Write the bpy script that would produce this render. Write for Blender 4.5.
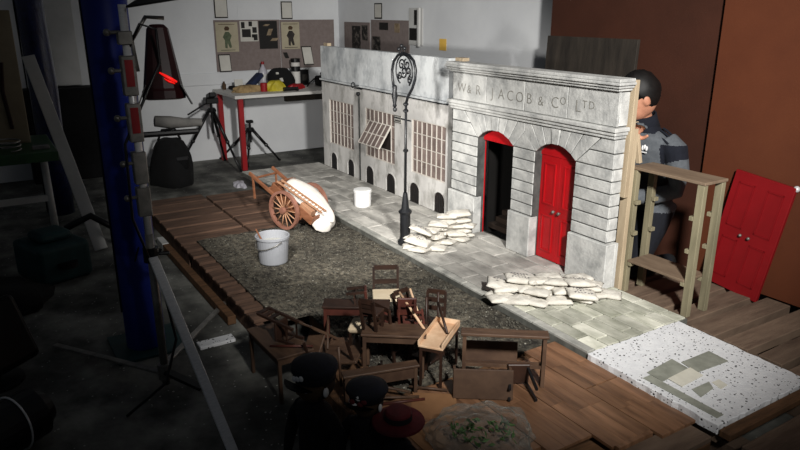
import bpy, bmesh, math, random
from mathutils import Vector, Matrix, Euler
random.seed(7)
PI = math.pi
R = math.radians
for o in list(bpy.data.objects): bpy.data.objects.remove(o)
scene = bpy.context.scene
COL = scene.collection

# ---------------------------------------------------------------- camera, light, exposure
cd = bpy.data.cameras.new('camera'); cam = bpy.data.objects.new('camera', cd); COL.objects.link(cam)
cam.location = (0, 0, 1.6); cam.rotation_euler = (R(90 - 17.619), 0, R(58.224))
cd.sensor_width = 36; cd.lens = 30.465; cd.clip_start = .02; cd.clip_end = 60
scene.camera = cam
w = bpy.data.worlds.new('world'); scene.world = w; w.use_nodes = True
w.node_tree.nodes['Background'].inputs[0].default_value = (.82, .90, 1, 1)
w.node_tree.nodes['Background'].inputs[1].default_value = .038
def spot(name, pos, aim, watt, half, blend, size, col):
    ld = bpy.data.lights.new(name, 'SPOT'); ld.energy = watt; ld.color = col
    ld.spot_size = R(2*half); ld.spot_blend = blend; ld.shadow_soft_size = size
    o = bpy.data.objects.new(name, ld); COL.objects.link(o); o.location = pos
    o.rotation_euler = (Vector(aim)-Vector(pos)).to_track_quat('-Z', 'Y').to_euler()
spot('film_lamp', (.6, .7, 2.6), (-3.7, 2.95, .75), 1250, 30, .8, .14, (1, .975, .93))      # key lamp right of the camera
spot('red_head_lamp', (-2.78, .86, 1.30), (-4.5, 2.7, .3), 195, 38, .8, .06, (1, .97, .92))   # the lamp on the stand at the left
scene.view_settings.view_transform = 'Standard'; scene.view_settings.look = 'None'
scene.view_settings.gamma = 1; scene.view_settings.use_curve_mapping = False
scene.view_settings.exposure = 0.0

# ---------------------------------------------------------------- materials
def srgb(h):
    c = [int(h[i:i+2], 16)/255 for i in (0, 2, 4)]
    return tuple(x/12.92 if x <= .04045 else ((x+.055)/1.055)**2.4 for x in c) + (1,)
MATS = {}
def mat(name, col, col2=None, rough=.7, scale=10, stretch=(1, 1, 1), bump=0, bscale=None, metal=0, rand=0, spec=.35,
        specks=None, patch=None, detail=5, lo=.35, hi=.65, emit=None, coat=0):
    m = bpy.data.materials.new(name); m.use_nodes = True
    nt = m.node_tree; N = nt.nodes; L = nt.links; b = N['Principled BSDF']
    b.inputs['Roughness'].default_value = rough; b.inputs['Metallic'].default_value = metal
    b.inputs['Specular IOR Level'].default_value = spec
    if coat: b.inputs['Coat Weight'].default_value = coat
    c1 = srgb(col); c2 = srgb(col2) if col2 else c1
    tc = N.new('ShaderNodeTexCoord'); mp = N.new('ShaderNodeMapping'); mp.inputs['Scale'].default_value = stretch
    L.new(tc.outputs['Object'], mp.inputs[0])
    vec = mp.outputs[0]
    if rand:
        oi = N.new('ShaderNodeObjectInfo'); ad = N.new('ShaderNodeVectorMath'); ad.operation = 'ADD'
        sc = N.new('ShaderNodeMath'); sc.operation = 'MULTIPLY'; sc.inputs[1].default_value = 37
        L.new(oi.outputs['Random'], sc.inputs[0]); L.new(vec, ad.inputs[0]); L.new(sc.outputs[0], ad.inputs[1]); vec = ad.outputs[0]
    nz = N.new('ShaderNodeTexNoise'); nz.inputs['Scale'].default_value = scale; nz.inputs['Detail'].default_value = detail
    nz.inputs['Roughness'].default_value = .62
    L.new(vec, nz.inputs['Vector'])
    rp = N.new('ShaderNodeValToRGB'); rp.color_ramp.elements[0].position = lo; rp.color_ramp.elements[1].position = hi
    rp.color_ramp.elements[0].color = c1; rp.color_ramp.elements[1].color = c2
    L.new(nz.outputs['Fac'], rp.inputs[0]); out = rp.outputs[0]
    if rand:
        hs = N.new('ShaderNodeHueSaturation'); mr = N.new('ShaderNodeMapRange')
        mr.inputs['To Min'].default_value = 1-rand; mr.inputs['To Max'].default_value = 1+rand
        L.new(oi.outputs['Random'], mr.inputs[0]); L.new(mr.outputs[0], hs.inputs['Value']); L.new(out, hs.inputs['Color']); out = hs.outputs[0]
    if patch:      # broad uneven staining: (noise scale, darkest factor)
        pn = N.new('ShaderNodeTexNoise'); pn.inputs['Scale'].default_value = patch[0]; pn.inputs['Detail'].default_value = 5; L.new(vec, pn.inputs['Vector'])
        pr = N.new('ShaderNodeMapRange'); pr.inputs['From Min'].default_value = .38; pr.inputs['From Max'].default_value = .62
        pr.inputs['To Min'].default_value = patch[1]; pr.inputs['To Max'].default_value = 1.12; L.new(pn.outputs['Fac'], pr.inputs[0])
        ph = N.new('ShaderNodeHueSaturation'); L.new(pr.outputs[0], ph.inputs['Value']); L.new(out, ph.inputs['Color']); out = ph.outputs[0]
    if specks:
        for (sc_, colr, thr, rr) in specks:
            v = N.new('ShaderNodeTexVoronoi'); v.inputs['Scale'].default_value = sc_; v.inputs['Randomness'].default_value = 1
            L.new(vec, v.inputs['Vector'])
            n2 = N.new('ShaderNodeTexWhiteNoise'); L.new(v.outputs['Position'], n2.inputs['Vector'])
            a = N.new('ShaderNodeMath'); a.operation = 'LESS_THAN'; a.inputs[1].default_value = rr; L.new(v.outputs['Distance'], a.inputs[0])
            g = N.new('ShaderNodeMath'); g.operation = 'LESS_THAN'; g.inputs[1].default_value = thr; L.new(n2.outputs['Value'], g.inputs[0])
            mu = N.new('ShaderNodeMath'); mu.operation = 'MULTIPLY'; L.new(a.outputs[0], mu.inputs[0]); L.new(g.outputs[0], mu.inputs[1])
            mx = N.new('ShaderNodeMix'); mx.data_type = 'RGBA'; L.new(mu.outputs[0], mx.inputs['Factor'])
            L.new(out, mx.inputs[6]); mx.inputs[7].default_value = srgb(colr); out = mx.outputs[2]
    L.new(out, b.inputs['Base Color'])
    if bump:
        nb = N.new('ShaderNodeTexNoise'); nb.inputs['Scale'].default_value = bscale or scale*3; nb.inputs['Detail'].default_value = 6
        L.new(vec, nb.inputs['Vector'])
        bp = N.new('ShaderNodeBump'); bp.inputs['Strength'].default_value = bump; bp.inputs['Distance'].default_value = .01
        L.new(nb.outputs['Fac'], bp.inputs['Height']); L.new(bp.outputs[0], b.inputs['Normal'])
    if emit:
        b.inputs['Emission Color'].default_value = srgb(emit[0]); b.inputs['Emission Strength'].default_value = emit[1]
    MATS[name] = m; return m
def mix_clear(name, col, fac, rough):
    m = bpy.data.materials.new(name); m.use_nodes = True; nt = m.node_tree; N = nt.nodes; L = nt.links
    for n in list(N): N.remove(n)
    o = N.new('ShaderNodeOutputMaterial'); t = N.new('ShaderNodeBsdfTransparent'); p = N.new('ShaderNodeBsdfPrincipled')
    p.inputs['Base Color'].default_value = srgb(col); p.inputs['Roughness'].default_value = rough
    fr = N.new('ShaderNodeLayerWeight'); fr.inputs[0].default_value = fac
    mx = N.new('ShaderNodeMixShader'); L.new(fr.outputs['Facing'], mx.inputs[0]); L.new(t.outputs[0], mx.inputs[1]); L.new(p.outputs[0], mx.inputs[2])
    L.new(mx.outputs[0], o.inputs[0]); MATS[name] = m; return m

mat('concrete', '40403e', '787872', .8, 3.4, patch=(1.7, .38), bump=.25, bscale=30, specks=[(13, 'b5b5b0', .10, .055), (31, 'a5a5a0', .08, .16), (70, '9a9a95', .05, .26)])
mat('white_wall', 'c3c5c8', 'cfd1d3', .8, 1.5, bump=.05, bscale=40)
mat('white_paint', 'aeaeac', 'bdbdbb', .6, 4)
mat('stone', '959695', 'c8c8c5', .85, 9, bump=.35, bscale=55, rand=.05, lo=.3, hi=.6)
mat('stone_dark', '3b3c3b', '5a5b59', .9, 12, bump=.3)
mat('plaster', 'a2a6a9', 'd0d3d4', .85, 6, (1.2, 1, .9), patch=(2.5, .8), bump=.3, bscale=40, lo=.36, hi=.56, )
mat('plaster_base', '9f9d98', 'd0cecb', .85, 7, (1.3, 1, .8), patch=(3, .82), bump=.3, bscale=40, lo=.32, hi=.52)
mat('paving', '8a8883', 'cac7c0', .85, 7, (.7, 1.3, 1), patch=(2.2, .72), bump=.3, bscale=45, rand=.10, lo=.3, hi=.68)
mat('paving_green', '878979', 'd2d1c4', .85, 5, (.7, 1.3, 1), patch=(3, .8), bump=.25, bscale=45, rand=.22, lo=.3, hi=.66)
mat('kerb', '83837e', 'b9b8b1', .85, 8, bump=.3, bscale=40, rand=.1)
mat('mortar', '4b4b46', '63635d', .95, 20)
mat('road', '302c26', '6e685b', .95, 34, patch=(2.6, .5), bump=.9, bscale=120, lo=.38, hi=.64, detail=8, specks=[(60, '8d8a80', .10, .3)])
mat('poly', 'd3d4d7', 'dfe0e2', .8, 30, bump=.3, bscale=120, specks=[(50, '242424', .34, .24), (84, '333333', .30, .26), (26, '3d3d3b', .10, .12)])
mat('tape', '7d7f75', '989a8f', .7, 14, rand=.12)
mat('cream_tape', 'c4c1b3', 'd2cfc2', .7, 14)
mat('laminate', '523826', '89654b', .42, 5, (.6, 5, 1), rand=.22, bump=.06, lo=.3, hi=.7)
mat('pallet', '5a493d', '776454', .85, 5, (4, .6, 1), rand=.12, bump=.3, bscale=40)
mat('pallet_red', '46342a', '6d5343', .85, 6, (5, .6, 1), rand=.16, bump=.3, bscale=40)
mat('beam', '4a3421', '6b4c33', .8, 8, (5, .8, 1), rand=.12, bump=.25)
mat('pine', 'a5937a', 'bcab90', .7, 6, (3, 3, .5), rand=.06)
mat('grey_pine', '6f6954', '8b836b', .75, 6, (3, 3, .5), rand=.05)
mat('shelf_ply', '6b5a4a', '7f6d5b', .7, 5, (1, 4, 1), rand=.04)
mat('brown_dark', '391c10', '412114', .75, 3, bump=.08, bscale=90)
mat('brown_light', '552a16', '5c2f19', .7, 3, bump=.06, bscale=90)
mat('slate_board', '1f1b18', '3d362f', .8, 8, (1.6, 1, .3), bump=.3, lo=.3, hi=.7)
mat('red_paint', 'a80f16', 'bc141c', .42, 5, bump=.05)
mat('red_dull', '72090f', '800d14', .5, 4)
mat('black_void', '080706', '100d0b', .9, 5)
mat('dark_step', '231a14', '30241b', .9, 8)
mat('joint', '3a3a38', '484845', .95, 20)
mat('letter', '7d7b75', '8b8983', .9, 20)
mat('pane', '6b5d59', '8b7c76', .25, 6, rand=.1)
mat('glaze_bar', 'c6bfb6', 'd2ccc4', .6, 10)
mat('grille', '1b1715', '2c2320', .8, 25)
mat('iron', '0e0f12', '191b1f', .45, 12, spec=.5)
mat('sack', 'bfbab0', 'd2cec5', .9, 16, bump=.4, bscale=55, rand=.05)
mat('ink', '4f4d52', '66636a', .9, 30)
mat('white_cloth', 'd5cfc7', 'e2ddd6', .9, 8, bump=.15)
mat('cart_wood', '6e452e', '895a40', .6, 9, (.6, 4, 4), rand=.08)
mat('wheel_wood', '7b5444', '96695a', .6, 12)
mat('ladder_wood', '9c7357', 'b08669', .6, 12)
mat('white_plastic', 'f1f1f0', 'f6f6f5', .4, 5)
mat('grey_plastic', '85878c', '919398', .45, 6)
mat('water', 'a8a8a2', 'b8b8b0', .35, 20)
mat('mini_dark', '1e130e', '342118', .5, 9, (1, 1, 1), rand=.15)
mat('mini_brown', '3c2b21', '574233', .55, 7, (1, 4, 1), rand=.14)
mat('mini_red', '371a14', '50281f', .5, 9, rand=.12)
mat('mini_pale', 'b58f6f', 'd8bb9c', .6, 7, rand=.06)
mat('mini_cream', 'ccb99c', 'dccdb3', .75, 9)
mat('cardboard', '7e5a3c', '8f6948', .8, 6, rand=.08)
mat('blue_vinyl', '0c1e6a', '0f2478', .5, 3, spec=.25)
mat('blue_bag', '0a1033', '121b4a', .3, 22, bump=.5, coat=.3)
mat('chrome', 'c9cacb', 'dfdfdf', .35, 40, (1, 1, 8), metal=.25)
mat('dull_metal', '6e6c68', '8d8a85', .45, 20, metal=.6)
mat('black_plastic', '0b0b0c', '131315', .4, 10)
mat('black_gloss', '030304', '050507', .45, 4, spec=.1)
mat('black_cloth', '060607', '0c0c0e', .95, 15, bump=.2)
mat('red_glow', 'c01014', 'c01014', .4, 5, emit=('ff2018', .7))
mat('red_plastic', '170406', '220608', .4, 6)
mat('red_metal', '7c1016', '90141a', .45, 6)
mat('desk_white', 'bcbab6', 'c9c7c3', .55, 5)
mat('pinboard', '716663', '7b706d', .9, 30)
mat('paper', 'b5b3ac', 'c1bfb8', .85, 6)
mat('paper_cream', '9c947f', 'aaa28c', .85, 6)
mat('paper_mount', '24221f', '2e2b28', .8, 9)
mat('photo_dark', '0e0d0d', '5d5752', .6, 22, lo=.47, hi=.62)
mat('photo_black', '090808', '14110f', .6, 9)
mat('photo_tan', '6a5a47', '8c7c66', .7, 20)
mat('figure_green', '414a38', '59624c', .8, 20)
mat('figure_brown', '3e2d1e', '4d3b28', .8, 20)
mat('figure_dark', '24211f', '37322e', .8, 20)
mat('yellow_paper', 'd1a84a', 'dbb55c', .8, 8)
mat('yellow_bag', '958817', 'b3a52e', .5, 12)
mat('blue_cloth', '151c33', '202945', .9, 15)
mat('tan_stuff', '7c6646', '9b835d', .8, 15)
mat('clear_white', '9a98a0', 'b4b2ba', .3, 12)
mat('skin', 'b07a62', 'c08a70', .55, 12, spec=.3)
mat('hair', '050404', '0c0807', .6, 40, (1, 1, .4))
mat('jacket_grey', '4b4f54', '575b60', .9, 40)
mat('navy', '0a0d18', '10141f', .9, 30)
mat('jeans', '0a0c13', '10131c', .9, 40)
mat('white_print', 'd5d5d5', 'dddddd', .8, 10)
mat('green_paint', '1f3d22', '2b4f2d', .5, 8)
mat('beige_board', '6f6552', '7d735f', .8, 5)
mat('teal', '0e2a2c', '153a3c', .6, 9)
mat('puppet_hair', '19100b', '2a1a11', .9, 30)
mat('puppet_coat', '0d0c0e', '17161a', .95, 30)
mat('puppet_cap', '0a0c14', '11141f', .9, 30)
mat('hat_red', '471117', '5c171e', .8, 20)
mat('puppet_white', 'c5c5c5', 'd5d5d5', .7, 10)
mat('leaf_green', '2f4a26', '51703c', .7, 20)
mat('rag_grey', '5d5c5a', '73716e', .95, 15)
mix_clear('clear_bag', '8a8e89', .27, .10)

# ---------------------------------------------------------------- mesh helpers
def rot(rx=0, ry=0, rz=0): return Euler((R(rx), R(ry), R(rz))).to_matrix()
class B:
    def __init__(s): s.bm = bmesh.new()
    def _add(s, vs, fs):
        v = [s.bm.verts.new(p) for p in vs]
        for f in fs:
            try: s.bm.faces.new([v[i] for i in f])
            except ValueError: pass
        return v
    def box(s, c, d, r=None):
        c = Vector(c); x, y, z = d[0]/2, d[1]/2, d[2]/2
        P = [Vector((a*x, b*y, e*z)) for a in (-1, 1) for b in (-1, 1) for e in (-1, 1)]
        if r: P = [r @ p for p in P]
        s._add([c+p for p in P], [(0,1,3,2),(4,6,7,5),(0,4,5,1),(2,3,7,6),(0,2,6,4),(1,5,7,3)]); return s
    def bx(s, x0, x1, y0, y1, z0, z1): return s.box(((x0+x1)/2, (y0+y1)/2, (z0+z1)/2), (x1-x0, y1-y0, z1-z0))
    def bar(s, p0, p1, wd, th, up=(0, 0, 1)):
        p0 = Vector(p0); p1 = Vector(p1); d = (p1-p0); l = d.length; d.normalize(); u = Vector(up)
        if abs(d.dot(u)) > .98: u = Vector((0, 1, 0))
        sx = d.cross(u).normalized(); uz = sx.cross(d)
        m = Matrix((sx, d, uz)).transposed()
        return s.box((p0+p1)/2, (wd, l, th), m)
    def ring(s, c, n1, n2, r, n): return [c + (n1*math.cos(2*PI*i/n) + n2*math.sin(2*PI*i/n))*r for i in range(n)]
    def tube(s, pts, r, n=8, closed=False, cap=True):
        pts = [Vector(p) for p in pts]; rs = r if isinstance(r, (list, tuple)) else [r]*len(pts)
        rings = []; prev = None
        for i, p in enumerate(pts):
            if closed: d = pts[(i+1) % len(pts)] - pts[i-1]
            else: d = pts[min(i+1, len(pts)-1)] - pts[max(i-1, 0)]
            d.normalize()
            if prev is None:
                a = Vector((0, 0, 1)) if abs(d.z) < .9 else Vector((1, 0, 0)); n1 = d.cross(a).normalized()
            else:
                n1 = (prev - d*prev.dot(d)).normalized()
            prev = n1; n2 = d.cross(n1)
            rings.append([s.bm.verts.new(v) for v in s.ring(p, n1, n2, rs[i], n)])
        k = len(rings)
        for i in range(k if closed else k-1):
            a = rings[i]; b = rings[(i+1) % k]
            for j in range(n): s.bm.faces.new((a[j], a[(j+1) % n], b[(j+1) % n], b[j]))
        if cap and not closed: s.bm.faces.new(rings[0][::-1]); s.bm.faces.new(rings[-1])
        return s
    def cyl(s, p0, p1, r0, r1=None, n=12): return s.tube([p0, p1], [r0, r0 if r1 is None else r1], n)
    def lathe(s, prof, c=(0, 0, 0), n=24, jit=0):
        c = Vector(c); rings = []
        for (r, z) in prof:
            rings.append([s.bm.verts.new(c + Vector((r*math.cos(2*PI*i/n), r*math.sin(2*PI*i/n), z))) for i in range(n)])
        for a, b in zip(rings, rings[1:]):
            for j in range(n): s.bm.faces.new((a[j], a[(j+1) % n], b[(j+1) % n], b[j]))
        s.bm.faces.new(rings[0][::-1]); s.bm.faces.new(rings[-1]); return s
    def prism(s, poly, y0, y1):      # polygon in XZ pulled along Y
        n = len(poly)
        v = [s.bm.verts.new((x, y0, z)) for x, z in poly] + [s.bm.verts.new((x, y1, z)) for x, z in poly]
        s.bm.faces.new(v[:n]); s.bm.faces.new(v[n:][::-1])
        for i in range(n): s.bm.faces.new((v[i], v[n+i], v[n+(i+1) % n], v[(i+1) % n]))
        return s
    def slab(s, poly, z0, z1):       # polygon in XY pulled along Z
        n = len(poly)
        v = [s.bm.verts.new((x, y, z0)) for x, y in poly] + [s.bm.verts.new((x, y, z1)) for x, y in poly]
        s.bm.faces.new(v[:n][::-1]); s.bm.faces.new(v[n:])
        for i in range(n): s.bm.faces.new((v[i], v[(i+1) % n], v[n+(i+1) % n], v[n+i]))
        return s
    def ball(s, c, rx, ry=None, rz=None, m=None, u=16, v=10):
        ry = ry or rx; rz = rz or rx
        M4 = Matrix.Translation(c) @ (m.to_4x4() if m else Matrix()) @ Matrix.Diagonal((rx, ry, rz, 1))
        bmesh.ops.create_uvsphere(s.bm, u_segments=u, v_segments=v, radius=1, matrix=M4); return s
    def heap(s, c, rx, ry, h, seed=0, n=20, rough=.18):   # crumpled mound resting on its base
        rnd = random.Random(seed); ph = [rnd.uniform(0, 6) for _ in range(6)]
        rings = []
        K = 8
        for k in range(K):
            t = k/(K-1); ring = []
            for i in range(n):
                a = 2*PI*i/n
                wv = 1 + rough*(math.sin(3*a+ph[0]+2*t)+.6*math.sin(5*a+ph[1]-3*t)+.5*math.sin(8*a+ph[2]+5*t))*.6
                rr = math.cos(t*PI/2)**.6*wv
                z = h*math.sin(t*PI/2)*(1+rough*.5*math.sin(4*a+ph[3]+4*t)*(1-t))
                ring.append(s.bm.verts.new((c[0]+rx*rr*math.cos(a), c[1]+ry*rr*math.sin(a), c[2]+max(z, 0))))
            rings.append(ring)
        for a, b in zip(rings, rings[1:]):
            for j in range(n): s.bm.faces.new((a[j], a[(j+1) % n], b[(j+1) % n], b[j]))
        s.bm.faces.new(rings[0][::-1]); s.bm.faces.new(rings[-1]); return s
    def mesh(s, name, m=None, smooth=False):
        bmesh.ops.recalc_face_normals(s.bm, faces=s.bm.faces)
        me = bpy.data.meshes.new(name); s.bm.to_mesh(me); s.bm.free()
        if m: me.materials.append(MATS[m])
        if smooth:
            for p in me.polygons: p.use_smooth = True
        return me
    def build(s, name, m, parent=None, smooth=False, bevel=0, world=False, seg=1, loc=None, r=None, sub=0):
        if world and parent is not None:
            off = Vector(parent.location) if parent.parent is None else Vector(parent.parent.location) + Vector(parent.location)
            bmesh.ops.translate(s.bm, verts=s.bm.verts, vec=-off)
        if bevel:
            bmesh.ops.remove_doubles(s.bm, verts=s.bm.verts, dist=1e-6)
        me = s.mesh(name, m, smooth)
        return obj(name, me, parent, bevel, seg, loc, r, sub)
def obj(name, me, parent=None, bevel=0, seg=1, loc=None, r=None, sub=0):
    o = bpy.data.objects.new(name, me); COL.objects.link(o)
    if parent is not None: o.parent = parent
    if loc is not None: o.location = loc
    if r is not None: o.rotation_euler = [R(a) for a in r]
    if bevel:
        b = o.modifiers.new('bevel', 'BEVEL'); b.width = bevel; b.segments = seg; b.limit_method = 'ANGLE'; b.angle_limit = R(40)
    if sub:
        q = o.modifiers.new('sub', 'SUBSURF'); q.levels = sub; q.render_levels = sub
    return o
def tag(o, label, cat, group=None):
    o['label'] = label; o['category'] = cat
    if group: o['group'] = group
    return o
def struct(o, label=None):
    o['kind'] = 'structure'
    if label: o['label'] = label
    return o
def thing(name, label, cat, loc=(0, 0, 0), r=(0, 0, 0), group=None):
    o = bpy.data.objects.new(name, None); COL.objects.link(o); o.location = loc
    o.rotation_euler = [R(a) for a in r]; o.empty_display_size = .05
    return tag(o, label, cat, group)
def dup(root, loc, r, label, group=None):
    c = root.copy(); COL.objects.link(c); c.location = loc; c.rotation_euler = [R(a) for a in r]; c['label'] = label
    if group: c['group'] = group
    for ch in root.children:
        d = ch.copy(); COL.objects.link(d); d.parent = c
        for g in ch.children:
            e = g.copy(); COL.objects.link(e); e.parent = d
    return c
def text_mesh(body, size, depth, m):
    cu = bpy.data.curves.new('t', 'FONT'); cu.body = body; cu.size = size; cu.extrude = depth; cu.align_x = 'LEFT'; cu.resolution_u = 3; cu.offset = -size*.014
    o = bpy.data.objects.new('t', cu); COL.objects.link(o)
    dg = bpy.context.evaluated_depsgraph_get(); me = bpy.data.meshes.new_from_object(o.evaluated_get(dg))
    bpy.data.objects.remove(o); me.materials.clear(); me.materials.append(MATS[m]); return me
# ================================================================ ROOM
struct(B().bx(-9, 1.2, -2.6, 3.8, -.1, 0).build('floor', 'concrete'), 'dark concrete workshop floor spattered with pale paint')
wb = struct(B().bx(-7.6, -7.46, -2.6, 3.77, 0, 3.0).build('wall_back', 'white_wall'), 'white back wall of the workshop')
wr = struct(B().bx(-7.6, 1.2, 3.77, 3.9, 0, 3.0).build('wall_right', 'white_wall'), 'white side wall behind the miniature street')
struct(B().bx(-7.46, -7.445, 1.55, 3.765, .82, .95).build('trim_1', 'white_wall', bevel=.004), 'white trunking band along the back wall')
tag(B().bx(-3.65, -2.22, 3.505, 3.53, 0, 2.3).build('chipboard_panel', 'brown_dark', bevel=.003), 'dark brown chipboard sheet standing behind the stone front', 'board')
tag(B().bx(-2.315, -.55, 3.47, 3.50, .121, 2.2).build('chipboard_panel', 'brown_light', bevel=.003),
    'upright reddish-brown chipboard panel behind the leaning red door', 'board')
tag(B().box((0, 0, .72), (.78, .025, 1.42)).build('weathered_board', 'slate_board', loc=(-3.25, 3.43, 0), r=(-2.2, 0, 0), bevel=.002),
    'dark weathered wooden board leaning behind the stone front', 'board')

# ================================================================ PALLETS, ROAD, PAVEMENT
def slats(root, spans, y0, y1, z0, z1, m, jit=.0, name='slat'):
    rnd = random.Random(len(spans)*7+int(y0*10))
    for (a, b) in spans:
        B().box((0, 0, 0), (b-a, y1-y0, z1-z0)).build(name, m, root, bevel=.003,
            loc=(Vector(((a+b)/2, (y0+y1)/2, (z0+z1)/2 + rnd.uniform(-jit, jit))) - Vector(root.location)), r=(0, 0, rnd.uniform(-.6, .6)))
def pallet(label, x0, x1, y0, y1, spans, m, stringers, thick=False):
    p = thing('pallet', label, 'pallet', ((x0+x1)/2, (y0+y1)/2, 0))
    for ys in stringers:
        B().bx(x0, x1, ys-.045, ys+.045, .0, (.072 if thick else .098)).build('stringer', m, p, world=True, bevel=.003)
    slats(p, spans, y0, y1, .0725 if thick else .0985, .12, m)
    return p
pallet('wide pallet of greyish slats under the rack and leaning red door', -2.62, -1.36, 2.81, 3.46,
       [(-2.62, -2.50), (-2.46, -2.34), (-2.30, -2.18), (-2.14, -2.02), (-1.98, -1.86), (-1.82, -1.69), (-1.645, -1.52), (-1.475, -1.365)],
       'pallet', (2.86, 3.14, 3.41), True)
pallet('pallet of dark slats at the lower right corner of the set', -1.325, -.6, 2.12, 3.40,
       [(-1.325, -1.205), (-1.115, -.96), (-.92, -.79), (-.75, -.62)], 'pallet', (2.2, 2.7, 3.35), True)
pl = pallet('low pallet of reddish slats at the far end of the road', -5.58, -4.22, 1.0, 1.48,
       [(-5.58, -5.40), (-5.37, -5.18), (-5.15, -4.97), (-4.94, -4.76), (-4.73, -4.55), (-4.52, -4.37), (-4.34, -4.22)], 'pallet_red', (1.05, 1.25, 1.43))
pallet('pallet of brown slats beside the old handcart', -5.50, -4.36, 1.50, 1.96,
       [(-5.50, -5.29), (-5.27, -5.06), (-5.04, -4.82), (-4.80, -4.58), (-4.56, -4.38)], 'pallet_red', (1.55, 1.73, 1.91))
pe = thing('pallet', 'pallet whose slat ends stick out along the road edge', 'pallet', (-3.6, 1.2, 0))
for ys in (1.03, 1.40, 1.8):
    B().bx(-4.18, -2.97, ys-.02, ys+.02, 0, .098).build('stringer', 'pallet_red', pe, world=True, bevel=.003)
slats(pe, [(-4.18+.135*k, -4.18+.135*k+.095) for k in range(9)], 1.0, 1.95, .099, .12, 'pallet_red', .001)
tag(B().bar((-4.62, .955, .03), (-3.25, .965, .03), .045, .05).build('timber_batten', 'beam', bevel=.003), 'greenish-brown batten on the floor along the slat ends', 'batten')
tag(B().bar((-4.80, .955, .03), (-4.63, .955, .03), .045, .05).build('timber_offcut', 'white_paint', bevel=.003), 'short white-painted offcut at the end of the floor batten', 'offcut')
tag(B().heap((-6.12, 2.0, 0), .10, .05, .05, 31, 18, .35).build('plastic_scrap', 'clear_white', smooth=False), 'crumpled pale plastic scrap on the floor behind the handcart', 'scrap')
tag(B().bx(-3.13, -3.06, .74, .92, 0, .018).build('foam_scrap', 'poly', bevel=.003), 'speckled white foam scrap lying on the dark floor', 'scrap')

# road board: gritty, uneven sheet
def road():
    b = B(); bm = b.bm; rnd = random.Random(3)
    from mathutils import noise
    st = .0125
    xs = [-4.36 + st*i for i in range(int((4.36-2.03)/st)+1)]; ys = [1.10 + st*i for i in range(int((2.108-1.10)/st)+1)]
    V = {}
    for i, x in enumerate(xs):
        for j, y in enumerate(ys):
            if y < 1.26 and x > -2.90: continue
            z = .131 + .007*noise.fractal(Vector((x*9, y*9, 0)), 1, 2, 4) + .004*noise.noise(Vector((x*55, y*55, 3)))
            V[i, j] = bm.verts.new((x, y, max(z, .1225)))
    for (i, j) in list(V):
        q = [(i, j), (i+1, j), (i+1, j+1), (i, j+1)]
        if all(k in V for k in q): bm.faces.new([V[k] for k in q])
    r = bmesh.ops.extrude_face_region(bm, geom=list(bm.faces))
    bv = [v for v in r['geom'] if isinstance(v, bmesh.types.BMVert)]
    for v in bv: v.co.z = .1215
    return b
rd = tag(road().build('road_board', 'road'), 'dark gritty model road surface in front of the miniature buildings', 'road board')
g = B(); rnd = random.Random(11)
for k in range(5200):
    x = rnd.uniform(-4.3, -2.06); y = rnd.uniform(1.28 if x > -2.9 else 1.13, 2.09); s = rnd.uniform(.0025, .0065)
    c = Vector((x, y, .134 + s*.3)); mm = Euler((rnd.uniform(0, 3), rnd.uniform(0, 3), rnd.uniform(0, 3))).to_matrix()
    P = [c + mm @ Vector(q)*s for q in ((1, 0, -.6), (-.5, .87, -.6), (-.5, -.87, -.6), (0, 0, .9))]
    g._add(P, [(0, 1, 2), (0, 1, 3), (1, 2, 3), (2, 0, 3)])
mat('grit', '2a2924', '6d6a60', .95, 90, lo=.3, hi=.75)
go = g.build('grit', 'grit', rd); go['kind'] = 'stuff'
tag(B().bx(-2.96, -2.04, 1.28, 2.09, 0, .1205).build('support_crate', 'beam', bevel=.004), 'rough wooden base carrying the near end of the road', 'base')

# pavement: base sheet + separate stones
pv = thing('pavement_section', 'long grey model pavement of flat stones beneath the building fronts', 'pavement', (-3.95, 2.45, .06))
B().slab([(-6.05, 1.99), (-4.4, 2.115), (-1.835, 2.115), (-1.835, 2.80), (-6.05, 2.86)], .1205, .1515).build('base_sheet', 'mortar', pv, world=True)
rnd = random.Random(5)
def stone(x0, x1, y0, y1, y0b, m, name='paving_stone', z0=.150, zt=.160):
    g = .0035; z = zt + rnd.uniform(-.0015, .0015)
    b = B().slab([(x0+g, y0+g), (x1-g, y0b+g), (x1-g, y1-g), (x0+g, y1-g)], z0, z)
    return b.build(name, m, pv, world=True, bevel=.002)
rows = [2.165, 2.29, 2.42, 2.55, 2.68, 2.795]
for ri in range(5):
    x = -6.04 + rnd.uniform(0, .1)
    first = True
    while x < -2.51:
        ln = rnd.uniform(.20, .36)
        x1 = min(x+ln, -2.50)
        if -2.50-x1 < .08: x1 = -2.50
        off = lambda q: 0 if q > -4.4 else (q+4.4)*.07
        a = (rows[ri] + off(x)*(1-ri/5), rows[ri] + off(x1)*(1-ri/5))
        top = rows[ri+1] + off((x+x1)/2)*(1-(ri+1)/5)
        if ri == 4: top = 2.795
        stone(-6.04 if first else x, x1, a[0], top, a[1], 'paving')
        first = False; x = x1
rw = [2.165 + (2.795-2.165)*k/8 for k in range(9)]
for ri in range(8):
    x = -2.50; first = True
    while x < -1.85:
        x1 = x + (rnd.uniform(.05, .16) if first else rnd.uniform(.10, .19)); first = False
        if -1.838-x1 < .06: x1 = -1.838
        stone(x, x1, rw[ri], rw[ri+1], rw[ri], 'paving_green'); x = x1
x = -6.04
while x < -1.86:
    x1 = min(x + rnd.uniform(.26, .36), -1.838)
    if -1.838-x1 < .1: x1 = -1.838
    off = lambda q: 0 if q > -4.4 else (q+4.4)*.07
    stone(x, x1, 2.112+off(x), 2.163+off((x+x1)/2), 2.112+off(x1), 'kerb', 'kerb_stone', .125, .162)
    x = x1
tag(B().bx(-6.0, -1.85, 2.14, 2.72, 0, .1195).build('platform_board', 'beam'), 'dark timber platform lying under the pavement', 'platform')

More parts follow.
